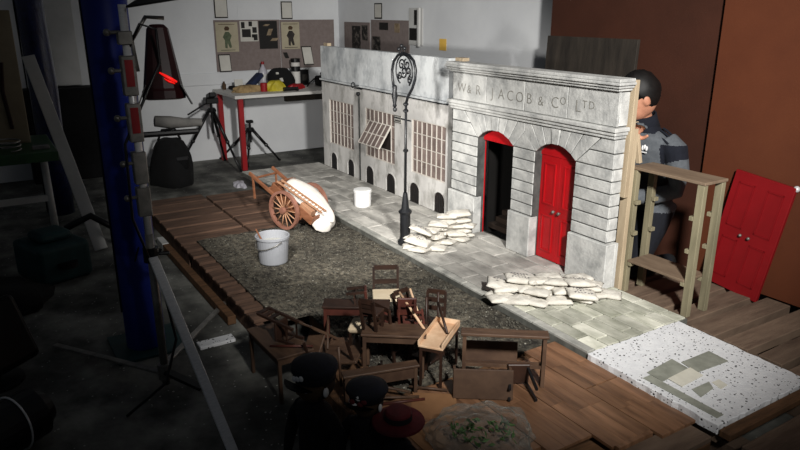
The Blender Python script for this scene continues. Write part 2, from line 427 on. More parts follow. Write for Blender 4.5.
# polystyrene slab with tape
ps = thing('foam_slab', 'speckled white polystyrene slab at the near end of the pavement', 'foam slab', (-1.5, 2.42, .121))
def foam():
    b = B(); bm = b.bm; rnd = random.Random(21); n = 26
    base = [(-1.832, 2.105), (-1.195, 2.10), (-1.195, 2.70), (-1.832, 2.725)]
    per = []
    for i in range(4):
        a = base[i]; c = base[(i+1) % 4]
        for k in range(n):
            t = k/n; j = 0 if k == 0 else rnd.uniform(-.004, .004)
            per.append((a[0]+(c[0]-a[0])*t + (j if i % 2 else 0), a[1]+(c[1]-a[1])*t + (0 if i % 2 else j)))
    return b.slab(per, .121, .163)
foam().build('foam_sheet', 'poly', ps, world=True, bevel=.003)
def tape(px, m, z=.1632):
    B().slab(px, z, z+.0025).build('tape_strip', m, ps, world=True)
tape([(-1.56, 2.135), (-1.225, 2.135), (-1.225, 2.175), (-1.56, 2.18)], 'tape')
tape([(-1.58, 2.185), (-1.50, 2.18), (-1.50, 2.36), (-1.60, 2.37)], 'tape', .164)
tape([(-1.50, 2.215), (-1.43, 2.21), (-1.44, 2.36), (-1.51, 2.37)], 'cream_tape', .1662)
tape([(-1.56, 2.38), (-1.47, 2.36), (-1.46, 2.56), (-1.56, 2.57)], 'tape', .164)
tape([(-1.40, 2.23), (-1.345, 2.21), (-1.36, 2.31), (-1.40, 2.34)], 'tape')
tape([(-1.39, 2.345), (-1.34, 2.33), (-1.345, 2.38), (-1.39, 2.39)], 'cream_tape')
tag(B().bx(-1.19, -1.145, 2.10, 2.9, .121, .15).build('edge_batten', 'beam', bevel=.003), 'brown timber batten along the end of the foam slab', 'batten')

# laminate boards
lm = [(-2.03, -1.66, 1.912, 2.103), (-1.655, -1.285, 1.912, 2.103), (-1.97, -1.335, 1.705, 1.908), (-1.99, -1.425, 1.50, 1.701),
      (-2.01, -1.47, 1.30, 1.496), (-2.0, -1.50, 1.115, 1.296)]
lab = ['mid-brown floorboard beside the kerb and the near bench', 'short reddish floorboard touching the foam slab corner', 'wide brown floorboard ending under the near bench leg',
       'brown floorboard running past the toppled panel', 'brown floorboard under the crumpled plastic bag', 'brown floorboard behind the red hat']
for (x0, x1, y0, y1), l in zip(lm, lab):
    t = thing('floorboard', l, 'floorboard', ((x0+x1)/2, (y0+y1)/2, .121), group='laminate floorboards in the foreground')
    nst = 3; wd = (y1-y0)/nst
    for k in range(nst):
        ys = y0+wd*k; cut = rnd.uniform(.35, .65)*(x1-x0)+x0
        for (a, b) in ((x0, cut), (cut, x1)):
            B().bx(a+.0004, b-.0004, ys+.0003, ys+wd-.0003, .121, .134).build('wood_strip', 'laminate', t, world=True, bevel=.0006)
tag(B().bx(-2.02, -1.45, 1.13, 2.085, 0, .1205).build('support_crate', 'beam', bevel=.004), 'rough wooden base under the brown floorboards', 'base')
tag(B().bx(-1.32, -1.20, 1.55, 2.08, .095, .12).build('loose_plank', 'pallet', bevel=.003), 'greyish loose plank lying across the floorboard ends', 'plank')
tag(B().bx(-1.445, -1.33, 1.55, 2.0, 0, .094).build('timber_block', 'beam', bevel=.003), 'dark timber block supporting the loose plank', 'block')
tag(B().bx(-1.325, -1.20, 1.55, 2.08, 0, .0945).build('timber_block', 'beam', bevel=.003), 'dark timber block under the foam slab corner', 'block')
tag(B().bar((-1.322, 1.715, .131), (-1.322, 1.895, .131), .018, .018).build('floorboard_offcut', 'laminate', bevel=.001), 'narrow brown offcut at the end of the wide floorboard', 'offcut')

# ================================================================ STONE FRONT (right building)
X0, X1, YF, ZB = -3.71, -2.318, 2.715, .1615
fr = thing('stone_shop_front', 'grey stone model shop front with carved lettering and two red doorways', 'building front', (-3.0, 2.76, ZB))
D1, D2 = (-3.43, -3.085), (-2.89, -2.572); SP, RISE = .815, .068
def arc(d, n=12, grow=0):
    wd = (d[1]-d[0])/2; rad = (wd*wd+RISE*RISE)/(2*RISE); cx = (d[0]+d[1])/2; cz = SP+RISE-rad; th = math.asin(wd/rad)
    return cx, cz, rad, th
def arc_pts(d, n=12):
    cx, cz, rad, th = arc(d); return [(cx+rad*math.sin(-th+2*th*i/n), cz+rad*math.cos(-th+2*th*i/n)) for i in range(n+1)]
ol = [(X0, ZB), (D1[0], ZB)] + arc_pts(D1) + [(D1[1], ZB), (D2[0], ZB)] + arc_pts(D2) + [(D2[1], ZB), (X1, ZB), (X1, 1.265), (X0, 1.265)]
B().prism(ol, YF+.006, YF+.074).build('core_wall', 'stone_dark', fr, world=True)
mat('block_joint', '6d6e6d', '8a8b89', .9, 12)
def block(poly, y0=YF, y1=YF+.012, m='stone', name='stone_block', bev=.0025):
    return B().prism(poly, y0, y1).build(name, m, fr, world=True, bevel=bev)
J = .0034
courses = [.418, .484, .551, .617, .684, .750, .815]
def rect(a, b, c, d): return [(a+J, c+J), (b-J, c+J), (b-J, d-J), (a+J, d-J)]
for (a, b) in ((X0, D1[0]), (D1[1], D2[0]), (D2[1], X1)):
    # plinth and courses return round the jamb so they are real blocks
    B().bx(a-(.012 if a == X0 else .003), b+(.030 if b == X1 else .003), YF-.016, YF+.05, ZB, .414).build('plinth_block', 'stone', fr, world=True, bevel=.004)
    for k in range(6):
        block(rect(a, b + (.011 if b == X1 else 0), courses[k], courses[k+1]))
# right end face blocks
for k in range(6):
    B().bx(X1-.004, X1+.008, YF+.0125, YF+.075, courses[k]+J, courses[k+1]-J).build('stone_block', 'stone', fr, world=True, bevel=.002)
B().bx(X1-.004, X1+.030, YF+.0505, YF+.076, ZB, .414).build('plinth_block', 'stone', fr, world=True, bevel=.003)
for (c, d) in ((.815, .897), (.897, .972), (1.037, 1.212)):
    B().bx(X1-.004, X1+.008, YF+.0125, YF+.075, c+J, d-J).build('stone_block', 'stone', fr, world=True, bevel=.002)
# voussoirs
ZT = .972
mid = (D1[1]+D2[0])/2
def ray_at(cx, cz, th, z): return cx + (z-cz)*math.tan(th)
for d in (D1, D2):
    cx, cz, rad, th = arc(d); n = 7
    an = [-th+2*th*i/n for i in range(n+1)]
    for i in range(n):
        a0, a1 = an[i], an[i+1]; e = .006
        p0 = (cx+rad*math.sin(a0+e), cz+rad*math.cos(a0+e)); p1 = (cx+rad*math.sin(a1-e), cz+rad*math.cos(a1-e))
        q1 = (ray_at(cx, cz, a1-e, ZT), ZT-J); q0 = (ray_at(cx, cz, a0+e, ZT), ZT-J)
        proud = .006 if i == 3 else 0
        lim_lo = X0+.004; lim_hi = X1-.004
        poly = [p0, p1, q1, q0]
        if d is D1 and q1[0] > mid:      # meets its neighbour over the pier
            t = (mid-p1[0])/(q1[0]-p1[0]); poly = [p0, p1, (mid-.001, p1[1]+(q1[1]-p1[1])*t), (mid-.001, ZT-J), q0] if q0[0] < mid else poly
        if d is D2 and q0[0] < mid:
            t = (mid-p0[0])/(q0[0]-p0[0]); poly = [p0, p1, q1, (mid+.001, ZT-J), (mid+.001, p0[1]+(q0[1]-p0[1])*t)]
        if q0[0] < X0: poly = [p0, p1, q1, (X0+.004, ZT-J), (X0+.004, p0[1]+(q0[1]-p0[1])*(X0-p0[0])/(q0[0]-p0[0]))]
        if q1[0] > X1: poly = [p0, p1, (X1, p1[1]+(q1[1]-p1[1])*(X1-p1[0])/(q1[0]-p1[0])), (X1, ZT-J), q0]
        block(poly, YF-proud-.001*(i % 2))
    # blocks outside the ring
    for side in (-1, 1):
        e = side*th
        sx = cx+rad*math.sin(e)
        if (d is D1 and side == -1) or (d is D2 and side == 1):
            edge = X0 if side == -1 else X1+.011
            for (za, zb) in ((SP, .897), (.897, ZT)):
                xa = ray_at(cx, cz, e, za) + side*.005; xb = ray_at(cx, cz, e, zb) + side*.005
                if (edge-xa)*side < .02: continue
                xb = min(xb, edge-.006) if side == 1 else max(xb, edge+.006)
                poly = [(xa, za+J), (edge-side*J, za+J), (edge-side*J, zb-J), (xb, zb-J)]
                block(poly if side == 1 else poly[::-1])
cx1, cz1, r1, t1 = arc(D1); cx2, cz2, r2, t2 = arc(D2)
zz = SP + (mid - D1[1])/math.tan(t1)*.99
zz = min(zz, ZT-J)
block([(D1[1]+.004, SP+J), (D2[0]-.004, SP+J), (mid+.0015, zz-.003), (mid-.0015, zz-.003)])
# cornices (stepped mouldings), frieze panels
def moulding(name, steps, m='stone'):
    b = B()
    for (z0, z1, pr) in steps: b.bx(X0-pr*.9, X1+pr*.9, YF-pr, YF+.076, z0, z1)
    b.build(name, m, fr, world=True, bevel=.003)
moulding('string_course', [(.974, .992, .012), (.9925, 1.012, .022), (1.0125, 1.034, .032)])
moulding('cornice', [(1.216, 1.230, .022), (1.2305, 1.245, .034), (1.2455, 1.260, .046), (1.2605, 1.278, .038)])
for a, b in ((X0, -3.358), (-3.358, -3.003), (-3.003, -2.658), (-2.658, X1+.0095)):
    B().bx(a+.0028, b-.0028, YF-.002, YF+.012, 1.037, 1.211).build('frieze_panel', 'stone', fr, world=True, bevel=.0015)
for s, x0, z0, sz, x1 in (('W', -3.655, 1.086, .088, 0), ('&', -3.553, 1.086, .078, 0), ('R', -3.463, 1.086, .088, 0), ('J', -3.305, 1.083, .088, 0), ('A', -3.240, 1.083, .088, 0), ('C', -3.160, 1.083, .088, 0), ('O', -3.080, 1.083, .088, 0),
                     ('B', -2.986, 1.083, .088, 0), ('&', -2.888, 1.083, .078, 0), ('C', -2.785, 1.083, .09, 0), ('O', -2.716, 1.108, .06, 0), ('L', -2.603, 1.083, .092, 0), ('T', -2.553, 1.107, .06, 0), ('D', -2.508, 1.107, .06, 0)):
    me = text_mesh(s, sz, .0008, 'letter')
    o = obj('carved_letter', me, fr); o.location = Vector((x0, YF-.0028, z0)) - Vector(fr.location); o.rotation_euler = (R(90), 0, 0)
# doorway fillings
def tymp(d):
    pts = arc_pts(d); zb = SP-.018
    return [(d[0], zb)] + [(d[1], zb)] + pts[::-1]
for d in (D1, D2):
    B().prism(tymp(d), YF+.052, YF+.073).build('tympanum', 'red_paint', fr, world=True)
zt = SP-.02
B().bx(D1[0], D1[0]+.004, YF+.066, YF+.073, ZB, zt).build('door_jamb', 'red_paint', fr, world=True)
B().bx(D1[1]-.004, D1[1], YF+.066, YF+.073, ZB, zt).build('door_jamb', 'red_paint', fr, world=True)
dm = (D2[0]+D2[1])/2
for sd, (a, b) in ((-1, (D2[0]+.002, dm-.001)), (1, (dm+.001, D2[1]-.002))):
    y = YF+.056
    dl = B().bx(a, b, y, y+.018, ZB+.004, zt).build('door_leaf', 'red_paint', fr, world=True, bevel=.001)
    for (z0, z1) in ((.215, .44), (.505, .755)):
        xa, xb = a+.032, b-.032
        f = B(); tk = .010; yo = y-.006
        for q in ((xa, xb, z0, z0+tk), (xa, xb, z1-tk, z1), (xa, xa+tk, z0+tk, z1-tk), (xb-tk, xb, z0+tk, z1-tk)): f.bx(q[0], q[1], yo, y, q[2], q[3])
        f.build('panel_moulding', 'red_paint', dl, world=False); bpy.context.view_layer.update()
        o = dl.children[-1]; o.location = -Vector(fr.location)
    k = B().ball((dm+sd*.022, y-.016, .475), .010).cyl((dm+sd*.022, y-.013, .475), (dm+sd*.022, y, .475), .004).build('door_knob', 'dull_metal', dl, smooth=True)
    k.location = -Vector(fr.location)
# added black box that darkens the open doorway, with steps inside
lb = thing('dark_doorway_backing', 'added black box with steps that darkens the open doorway', 'backing box', (-3.25, 2.96, .12))
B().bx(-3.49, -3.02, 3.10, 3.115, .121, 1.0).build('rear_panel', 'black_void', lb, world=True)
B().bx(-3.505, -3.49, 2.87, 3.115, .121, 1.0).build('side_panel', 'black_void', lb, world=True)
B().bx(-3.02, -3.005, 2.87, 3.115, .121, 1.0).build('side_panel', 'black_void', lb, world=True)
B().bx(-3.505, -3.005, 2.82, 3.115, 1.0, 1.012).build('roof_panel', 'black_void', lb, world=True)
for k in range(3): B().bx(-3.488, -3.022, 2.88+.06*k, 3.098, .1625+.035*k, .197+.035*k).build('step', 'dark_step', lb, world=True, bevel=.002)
# timber braces at the back
br = thing('timber_brace', 'pale pine brace standing against the end of the stone front', 'brace', (-2.27, 2.84, .12))
B().bx(-2.345, -2.29, 2.80, 2.83, .66, 1.268).build('upright', 'pine', br, world=True, bevel=.002)
B().bx(-2.343, -2.292, 2.831, 2.86, .125, 1.02).build('lower_upright', 'pine', br, world=True, bevel=.002)
B().bar((-2.33, 2.874, 1.05), (-2.30, 2.90, .835), .026, .022, (0, 1, 0)).build('raking_strut', 'pine', br, world=True, bevel=.002)
B().bar((-2.385, 2.89, .125), (-2.37, 2.878, .78), .07, .02, (0, 1, 0)).build('back_plank', 'pine', br, world=True, bevel=.002)
tag(B().bx(-3.735, -3.65, 2.745, 2.80, 1.2785, 1.30).build('pine_offcut', 'pine', bevel=.002), 'small pine block on top of the stone front', 'wood block')

# ================================================================ RENDERED FRONT (left building)
A0, A1, YL = -5.905, -3.862, 2.79
lf = thing('plastered_warehouse_front', 'weathered white plaster model front with three barred windows and six arches', 'building front', (-4.85, 2.82, ZB))
WZ0, WZ1 = .40, .812
wins = [(-5.76, -5.285), (-5.065, -4.585), (-4.335, -3.885)]
arcs = [(-5.755, -5.625), (-5.41, -5.285), (-5.068, -4.932), (-4.722, -4.578), (-4.362, -4.222), (-4.022, -3.882)]
def arch_poly(a, b, z0, zs):
    r = (b-a)/2; c = (a+b)/2
    return [(a, z0)] + [(c-r*math.cos(PI*i/10), zs+r*.82*math.sin(PI*i/10)) for i in range(11)] + [(b, z0)]
ol = [(A0, ZB)]
for a, b in arcs: ol += arch_poly(a, b, ZB, .262)
ol += [(A1, ZB), (A1, WZ0), (A0, WZ0)]
b = B().prism(ol, YL, YL+.06)
ed = [A0] + [q for w_ in wins for q in w_] + [A1]
for i in range(0, len(ed), 2): b.bx(ed[i], ed[i+1], YL, YL+.06, WZ0, WZ1)
b.bx(A0, A1, YL, YL+.06, WZ1, .975)
b.build('wall', 'plaster_base', lf, world=True)
B().bx(A0, A1, YL-.004, YL+.06, .992, 1.285).build('parapet', 'plaster', lf, world=True, bevel=.003)
B().bx(A0-.004, A1, YL-.022, YL+.06, .976, .991).build('ledge', 'plaster', lf, world=True, bevel=.002)
B().bx(A0, A1, YL-.012, YL-.0005, .966, .9755).build('painted_ledge_shadow', 'iron', lf, world=True)  # solid black strip, the ledge's shadow put into its colour
for wi, (a, c) in enumerate(wins):
    wn = B().bx(a, c, YL+.018, YL+.026, WZ0, WZ1).build('window', 'grille', lf, world=True)
    off = -Vector(lf.location)
    fm = B(); t = .007
    for q in ((a, c, WZ0, WZ0+t), (a, c, WZ1-t, WZ1), (a, a+t, WZ0+t, WZ1-t), (c-t, c, WZ0+t, WZ1-t)): fm.bx(q[0], q[1], YL+.004, YL+.018, q[2], q[3])
    fm.build('window_frame', 'glaze_bar', wn).location = off
    nc, nr = (7, 4) if wi != 1 else (7, 4)
    xs = [a + (c-a)*k/nc for k in range(nc+1)]; zs = [WZ0 + (WZ1-WZ0)*k/nr for k in range(nr+1)]
    for k in range(nc):
        for j in range(nr):
            if wi == 1 and j in (1, 2) and 0 < k < 6: continue
            B().bx(xs[k]+.003, xs[k+1]-.003, YL+.013, YL+.0175, zs[j]+.003, zs[j+1]-.003).build('pane', 'pane', wn).location = off
    for x in xs[1:-1]:
        if wi == 1 and xs[0] < x < xs[-1] and x not in (xs[1], xs[6]):
            for (z0, z1) in ((zs[0]+t, zs[1]), (zs[3], zs[4]-t)): B().bx(x-.0032, x+.0032, YL+.006, YL+.0125, z0, z1).build('glazing_bar', 'glaze_bar', wn).location = off
        else: B().bx(x-.0032, x+.0032, YL+.006, YL+.0125, WZ0+t, WZ1-t).build('glazing_bar', 'glaze_bar', wn).location = off
    for z in zs[1:-1]:
        if wi == 1 and z == zs[2]: continue
        B().bx(a+t, c-t, YL+.007, YL+.012, z-.003, z+.003).build('glazing_bar', 'glaze_bar', wn).location = off
    if wi == 1:   # opened hopper sash, hinged at its top
        sw = xs[6]-xs[1]; sh = zs[3]-zs[1]; hp = B()
        for k in range(6): hp.bx(-sw/2+sw*k/5-.004, -sw/2+sw*k/5+.004, -.006, .006, -sh, 0)
        for j in range(3): hp.bx(-sw/2, sw/2, -.005, .005, -sh*j/2-.004, -sh*j/2+.004)
        o = hp.build('open_sash', 'glaze_bar', wn); o.location = Vector(((xs[1]+xs[6])/2, YL+.006, zs[3])) + off; o.rotation_euler = (R(-33), 0, 0)
        o = B().bx(-sw/2+.004, sw/2-.004, -.002, .002, -sh+.004, -.004).build('sash_glass', 'pane', wn); o.location = Vector(((xs[1]+xs[6])/2, YL+.006, zs[3])) + off; o.rotation_euler = (R(-33), 0, 0)
for a, c in arcs:
    gr = B().prism(arch_poly(a, c, ZB, .262), YL+.006, YL+.03).build('arched_vent', 'grille', lf, world=True)
    s = B()
    for k in range(1, 6):
        x = a+(c-a)*k/6; s.bx(x-.003, x+.003, YL+.003, YL+.006, ZB, .262+.05*math.sin(PI*k/6))
    s.build('vent_bars', 'iron', gr).location = off
    outer = arch_poly(a-.012, c+.012, ZB, .262); inner = arch_poly(a, c, ZB, .262)
    sb = B()
    for i in range(len(outer)-1): sb.prism([outer[i], outer[i+1], inner[i+1], inner[i]], YL-.004, YL-.0002)
    sb.build('arch_surround', 'plaster_base', lf, world=True)
B().bx(A1+.0005, X0-.004, YL+.035, YL+.055, ZB, 1.20).build('gap_shade_strip', 'stone_dark', lf, world=True)  # added dark strip, shade between the two fronts put into its colour
B().tube([(-5.15, YL-.014, ZB), (-5.15, YL-.014, .90)], .007, 8).build('drainpipe', 'stone_dark', lf, world=True, smooth=True)
B().lathe([(.006, 0), (.017, .012), (.018, .03), (.010, .034)], (-5.15, YL-.02, .90), 10).build('rainwater_head', 'iron', lf, world=True)
sc = B(); pts = []
for k in range(14): a = 4.4*k/13; pts.append((-5.22+.028*math.cos(a), YL-.03, .985+.024*math.sin(a)))
sc.tube([(-5.12, YL-.03, .99)] + pts, .004, 6).cyl((-5.20, YL-.03, .962), (-5.10, YL-.004, .962), .004, n=6).build('iron_bracket', 'iron', lf, world=True)
sp_ = B().bx(-4.58, -4.475, YL-.008, YL-.0005, .755, .812).build('street_plate', 'paper', lf, world=True, bevel=.001)
q = B()
for (x0, x1, z0, z1) in ((-4.58, -4.475, .755, .760), (-4.58, -4.475, .807, .812), (-4.58, -4.575, .76, .807), (-4.48, -4.475, .76, .807)): q.bx(x0, x1, YL-.0095, YL-.0082, z0, z1)
for k in range(9): q.bx(-4.57+.0098*k, -4.564+.0098*k, YL-.0095, YL-.0082, .786, .801)
for k in range(7): q.bx(-4.565+.0115*k, -4.558+.0115*k, YL-.0095, YL-.0082, .765, .779)
q.build('plate_print', 'iron', sp_).location = off
tag(B().bx(-5.86, -5.78, 2.80, 2.84, 1.2855, 1.312).build('pine_offcut', 'pine', bevel=.002), 'small pine block on top of the plaster front', 'wood block')
tag(B().bar((-5.0, 2.87, .13), (-5.0, 2.87, 1.25), .05, .03).build('pine_stud', 'pine'), 'pine stud propping the plaster front from behind', 'stud')
# ================================================================ STREET LAMP
lp = thing('street_lamp', 'tall black iron crook street lamp with scrolls on the pavement', 'street lamp', (-3.50, 2.207, .1605))
B().lathe([(.048, 0), (.048, .022), (.038, .03), (.034, .05), (.034, .20), (.040, .205), (.044, .218), (.036, .226), (.026, .236), (.022, .27), (.016, .32), (.013, .34)], n=16).build('base_column', 'iron', lp, smooth=False)
B().tube([(0, 0, .33), (.006, 0, .90)], [.009, .0075], 10).build('post', 'iron', lp, smooth=True)
for z in (.60, .845, .885): B().lathe([(.010, 0), (.017, .006), (.017, .014), (.010, .02)], (.004, 0, z), 10).build('collar', 'iron', lp)
B().cyl((-.05, 0, .80), (.06, 0, .80), .005, n=6).build('ladder_bar', 'iron', lp)
ck = [(.006, .90), (.03, .945), (.075, .995), (.105, 1.05), (.112, 1.105), (.09, 1.155), (.04, 1.185), (-.02, 1.195), (-.085, 1.18), (-.135, 1.14), (-.155, 1.085), (-.15, 1.03), (-.135, .985)]
B().tube([(x, 0, z) for x, z in ck], .0085, 8).build('crook', 'iron', lp, smooth=True)
B().lathe([(.006, .07), (.016, .06), (.014, .03), (.020, .0), (.010, -.045), (.014, -.06), (.006, -.07)][::-1], (-.125, 0, .93), 10).build('lamp_holder', 'iron', lp, smooth=True)
B().lathe([(.008, -.095), (.014, -.085), (.012, -.072)], (-.122, 0, .93), 10).build('lamp_glass', 'iron', lp)
def spiral(cx, cz, r0, r1, a0, a1, n=26): return [(cx+(r0+(r1-r0)*k/n)*math.cos(a0+(a1-a0)*k/n), 0, cz+(r0+(r1-r0)*k/n)*math.sin(a0+(a1-a0)*k/n)) for k in range(n+1)]
B().tube(spiral(-.02, 1.09, .10, .085, -.9, 4.2), .005, 6).build('scroll', 'iron', lp, smooth=True)
for (cx, cz, r0, a0) in ((-.045, 1.125, .036, 0), (.015, 1.13, .034, 2), (-.02, 1.085, .036, 4), (.045, 1.04, .022, 1), (-.065, 1.065, .026, 3), (.03, 1.09, .028, 5)):
    B().tube(spiral(cx, cz, r0, .006, a0, a0+8), .005, 6).build('scroll', 'iron', lp, smooth=True)
for (cx, cz) in ((-.075, 1.215), (-.045, 1.235), (-.012, 1.222)):
    B().ball((cx, 0, cz), .012, u=10, v=6).cyl((cx, 0, cz), (cx*.9-.005, 0, 1.19), .003, n=5).build('finial', 'iron', lp, smooth=True)

# ================================================================ POTS
pt = thing('lidded_pot', 'bright white plastic pot with lid on the pavement', 'pot', (-4.42, 2.40, .1605))
B().lathe([(.060, 0), (.064, .01), (.066, .11)], n=28).build('body', 'white_plastic', pt, smooth=False)
B().lathe([(.0695, .111), (.0705, .128), (.066, .134), (.03, .136)], n=28).build('lid', 'white_plastic', pt)
bk = thing('paint_bucket', 'pale grey plastic bucket with a brush on the road', 'bucket', (-3.70, 1.385, .1365))
b = B(); n = 32
prof = [(.082, 0), (.086, .006), (.098, .155), (.104, .157), (.104, .170), (.098, .172), (.094, .168), (.090, .12)]
b.lathe(prof, n=n).build('body', 'grey_plastic', bk)
B().lathe([(.0885, .1205), (.0885, .1225), (.04, .126), (.01, .125)], n=24).build('paint_surface', 'water', bk)
B().tube([(.104*math.cos(a), .104*math.sin(a), .15-.05*math.sin((a-R(-170))/R(180)*PI)) for a in [R(-170+18*k) for k in range(11)]], .003, 6).build('wire_handle', 'dull_metal', bk, smooth=True)
bs = thing('paint_brush', 'wooden paint brush standing in the grey bucket', 'brush', (-3.76, 1.34, .262))
B().bar((.0, .0, .0), (-.012, -.03, .075), .02, .008).build('handle', 'cart_wood', bs, bevel=.003)
B().bar((.0, .0, .0), (.004, .012, -.02), .03, .012).build('bristles', 'tan_stuff', bs)

# ================================================================ HANDCART
ct = thing('handcart', 'old wooden two-wheeled handcart tipped forward on the road', 'handcart', (-4.27, 1.70, .1345), (0, 0, 22))
WR, AX = .138, .138
def wheel(y):
    c = Vector((0, y, AX))
    wr_ = B()
    for (r0, r1, hw) in ((WR-.018, WR, .013),):
        n = 32; rings = []
        for (rr, yy) in ((r0, -hw), (r1, -hw), (r1, hw), (r0, hw)):
            rings.append([wr_.bm.verts.new(c + Vector((rr*math.cos(2*PI*i/n), yy, rr*math.sin(2*PI*i/n)))) for i in range(n)])
        for k in range(4):
            a, b_ = rings[k], rings[(k+1) % 4]
            for i in range(n): wr_.bm.faces.new((a[i], a[(i+1) % n], b_[(i+1) % n], b_[i]))
    w_ = wr_.build('wheel', 'wheel_wood', ct)
    for k in range(14):
        a = 2*PI*k/14; d = Vector((math.cos(a), 0, math.sin(a)))
        B().cyl(c+d*.02, c+d*(WR-.016), .0048, .0040, 6).build('spoke', 'ladder_wood', w_, smooth=True)
    B().cyl(c+Vector((0, -.026, 0)), c+Vector((0, .026, 0)), .024, .024, 14).build('hub', 'wheel_wood', w_)
wheel(-.005); wheel(.285)
B().cyl((0, .02, AX), (0, .26, AX), .009, n=10).build('axle', 'iron', ct)
tilt = Matrix.Rotation(R(27), 3, 'Y')     # nose down toward +x
def T(p): return tilt @ Vector(p) + Vector((0, 0, AX+.012))
def tb(c, d, name, m, bev=.002, ex=None):
    r_ = tilt if ex is None else tilt @ ex
    return B().box(T(c), d, r_).build(name, m, ct, bevel=bev)
tb((.0, .14, .015), (.44, .20, .010), 'cart_floor', 'cart_wood')
tb((.02, .036, .045), (.42, .010, .06), 'side_board', 'cart_wood'); tb((.02, .244, .045), (.42, .010, .06), 'side_board', 'cart_wood')
tb((.222, .14, .045), (.010, .20, .07), 'front_board', 'cart_wood'); tb((-.20, .14, .04), (.010, .20, .06), 'tail_board', 'cart_wood')
for y in (.028, .252): tb((-.14, y, .005), (.56, .016, .024), 'shaft', 'cart_wood')
for y in (.028, .252):
    B().bar(T((-.38, y, .0)), T((-.30, y, -.14)), .012, .012).build('prop_leg', 'cart_wood', ct)
tb((-.36, .14, .0), (.012, .22, .014), 'cross_bar', 'cart_wood')
tb((.14, .075, .08), (.11, .075, .05), 'wooden_box', 'ladder_wood')
# cloth bundle and ladder riding on the cart
cb = thing('cloth_bundle', 'white cloth bundle heaped on the old handcart', 'cloth', (-4.27, 1.875, .30), (0, 27, 22))
B().heap((0, 0, 0), .25, .095, .105, 4, 30, .13).build('bundle', 'white_cloth', cb, smooth=True, sub=1)
B().heap((.215, -.03, -.05), .06, .10, .07, 9, 18, .2).build('hanging_corner', 'white_cloth', cb, smooth=True, sub=1)
ldr = thing('toy_ladder', 'thin pale wooden ladder lying along the handcart', 'ladder', (-4.20, 1.80, .375), (0, 24, 27))
for y in (-.024, .024): B().box((0, y, 0), (.42, .007, .011)).build('rail', 'ladder_wood', ldr)
for k in range(13): B().cyl((-.19+.0315*k, -.024, 0), (-.19+.0315*k, .024, 0), .0028, n=5).build('rung', 'ladder_wood', ldr)

# ================================================================ SANDBAGS
def bag_mesh(seed, L_=.16, W_=.105, H_=.036):
    rnd = random.Random(seed); b = B(); nx, ny = 14, 9; top = {}; bot = {}
    ph = [rnd.uniform(0, 6) for _ in range(4)]
    for i in range(nx+1):
        for j in range(ny+1):
            u = -1+2*i/nx; v = -1+2*j/ny
            pin = 1-.10*(v*v)*(1-abs(u)**3)-.0
            x = L_/2*u*(1-.03*(1-v*v)*abs(u)); y = W_/2*v*(1-.05*(1-u*u)*abs(v)**2)*1.0
            h = H_/2*(max(0, (1-abs(u)**2.6))*max(0, (1-abs(v)**2.4)))**.42
            wr_ = 1+.16*math.sin(5*u+ph[0])*math.sin(4*v+ph[1])+.1*math.sin(9*u+ph[2]+3*v)
            top[i, j] = b.bm.verts.new((x, y, H_/2+h*wr_))
            if 0 < i < nx and 0 < j < ny: bot[i, j] = b.bm.verts.new((x, y, H_/2-h*.95))
            else: bot[i, j] = top[i, j]
    for i in range(nx):
        for j in range(ny):
            b.bm.faces.new((top[i, j], top[i+1, j], top[i+1, j+1], top[i, j+1]))
            q = (bot[i, j], bot[i, j+1], bot[i+1, j+1], bot[i+1, j])
            b.bm.faces.new(q)
    return b.mesh('sandbag', 'sack', True)
BAGS = [bag_mesh(s) for s in range(6)]
def print_mesh(seed, lines=3):
    rnd = random.Random(seed); b = B()
    for l in range(lines):
        y = .022-.02*l
        for k in range(6 if l != 1 else 4):
            x = -.045+.017*k+(0 if l != 1 else .016); hgt = rnd.uniform(.008, .013)
            b.box((x, y, 0), (.003, hgt, .0008)); b.box((x+.005, y+rnd.choice((-.005, 0, .005)), 0), (.007, .003, .0008))
    return b.mesh('stencil_print', 'ink')
PRN = [print_mesh(3), print_mesh(8, 2)]
def bag(x, y, z, rz, rx=0, ry=0, k=0, label='', group='', pr=None, s=1):
    o = obj('sandbag', BAGS[k % 6]); o.location = (x, y, z); o.rotation_euler = (R(rx), R(ry), R(rz)); o.scale = (s, s, s)
    tag(o, label, 'sandbag', group)
    if pr is not None:
        p = obj('stencil_print', PRN[pr], o); p.location = (0, 0, .0372)
    return o
G1, G2 = 'sandbags heaped by the street lamp', 'sandbags spread along the pavement edge'
L1, L2 = 'plain cream sandbag in the heap beside the street lamp', 'plain cream sandbag in the low spread near the red door'
z0 = .1605; hh = .031; ROW = ['bottom row', 'second row', 'third row', 'fourth row', 'fifth row']
for i, (x, y, lay, rz) in enumerate([
    (-3.26, 2.19, 0, 25), (-3.37, 2.20, 0, 60), (-3.22, 2.30, 0, 40), (-3.33, 2.31, 0, 10), (-3.42, 2.38, 0, 80), (-3.30, 2.42, 0, 30), (-3.42, 2.52, 0, 60), (-3.36, 2.61, 0, 75),
    (-3.42, 2.24, 1, 40), (-3.37, 2.36, 1, 15), (-3.41, 2.48, 1, 70), (-3.37, 2.585, 1, 80), (-3.48, 2.42, 1, 30),
    (-3.42, 2.41, 2, 75), (-3.40, 2.545, 2, 65), (-3.36, 2.62, 2, 40), (-3.40, 2.47, 3, 85), (-3.38, 2.59, 3, 70), (-3.41, 2.35, 2, 30), (-3.43, 2.50, 4, 60), (-3.45, 2.45, 2, 20), (-3.40, 2.42, 3, 50), (-3.32, 2.54, 0, 20), (-3.33, 2.52, 1, 75)]):
    bag(-3.395+(x+3.36)*.78, 2.40+(y-2.40)*.97, z0+.034*lay, rz, random.uniform(-5, 5), random.uniform(-6, 6), i, 'plain cream sandbag in the %s of the heap beside the street lamp' % ROW[lay], G1, s=.86)
bag(-3.42, 2.27, z0+.034*2+.016, 50, -6, 20, 2, 'sandbag with three lines of stencilled print beside the street lamp', G1, 0)
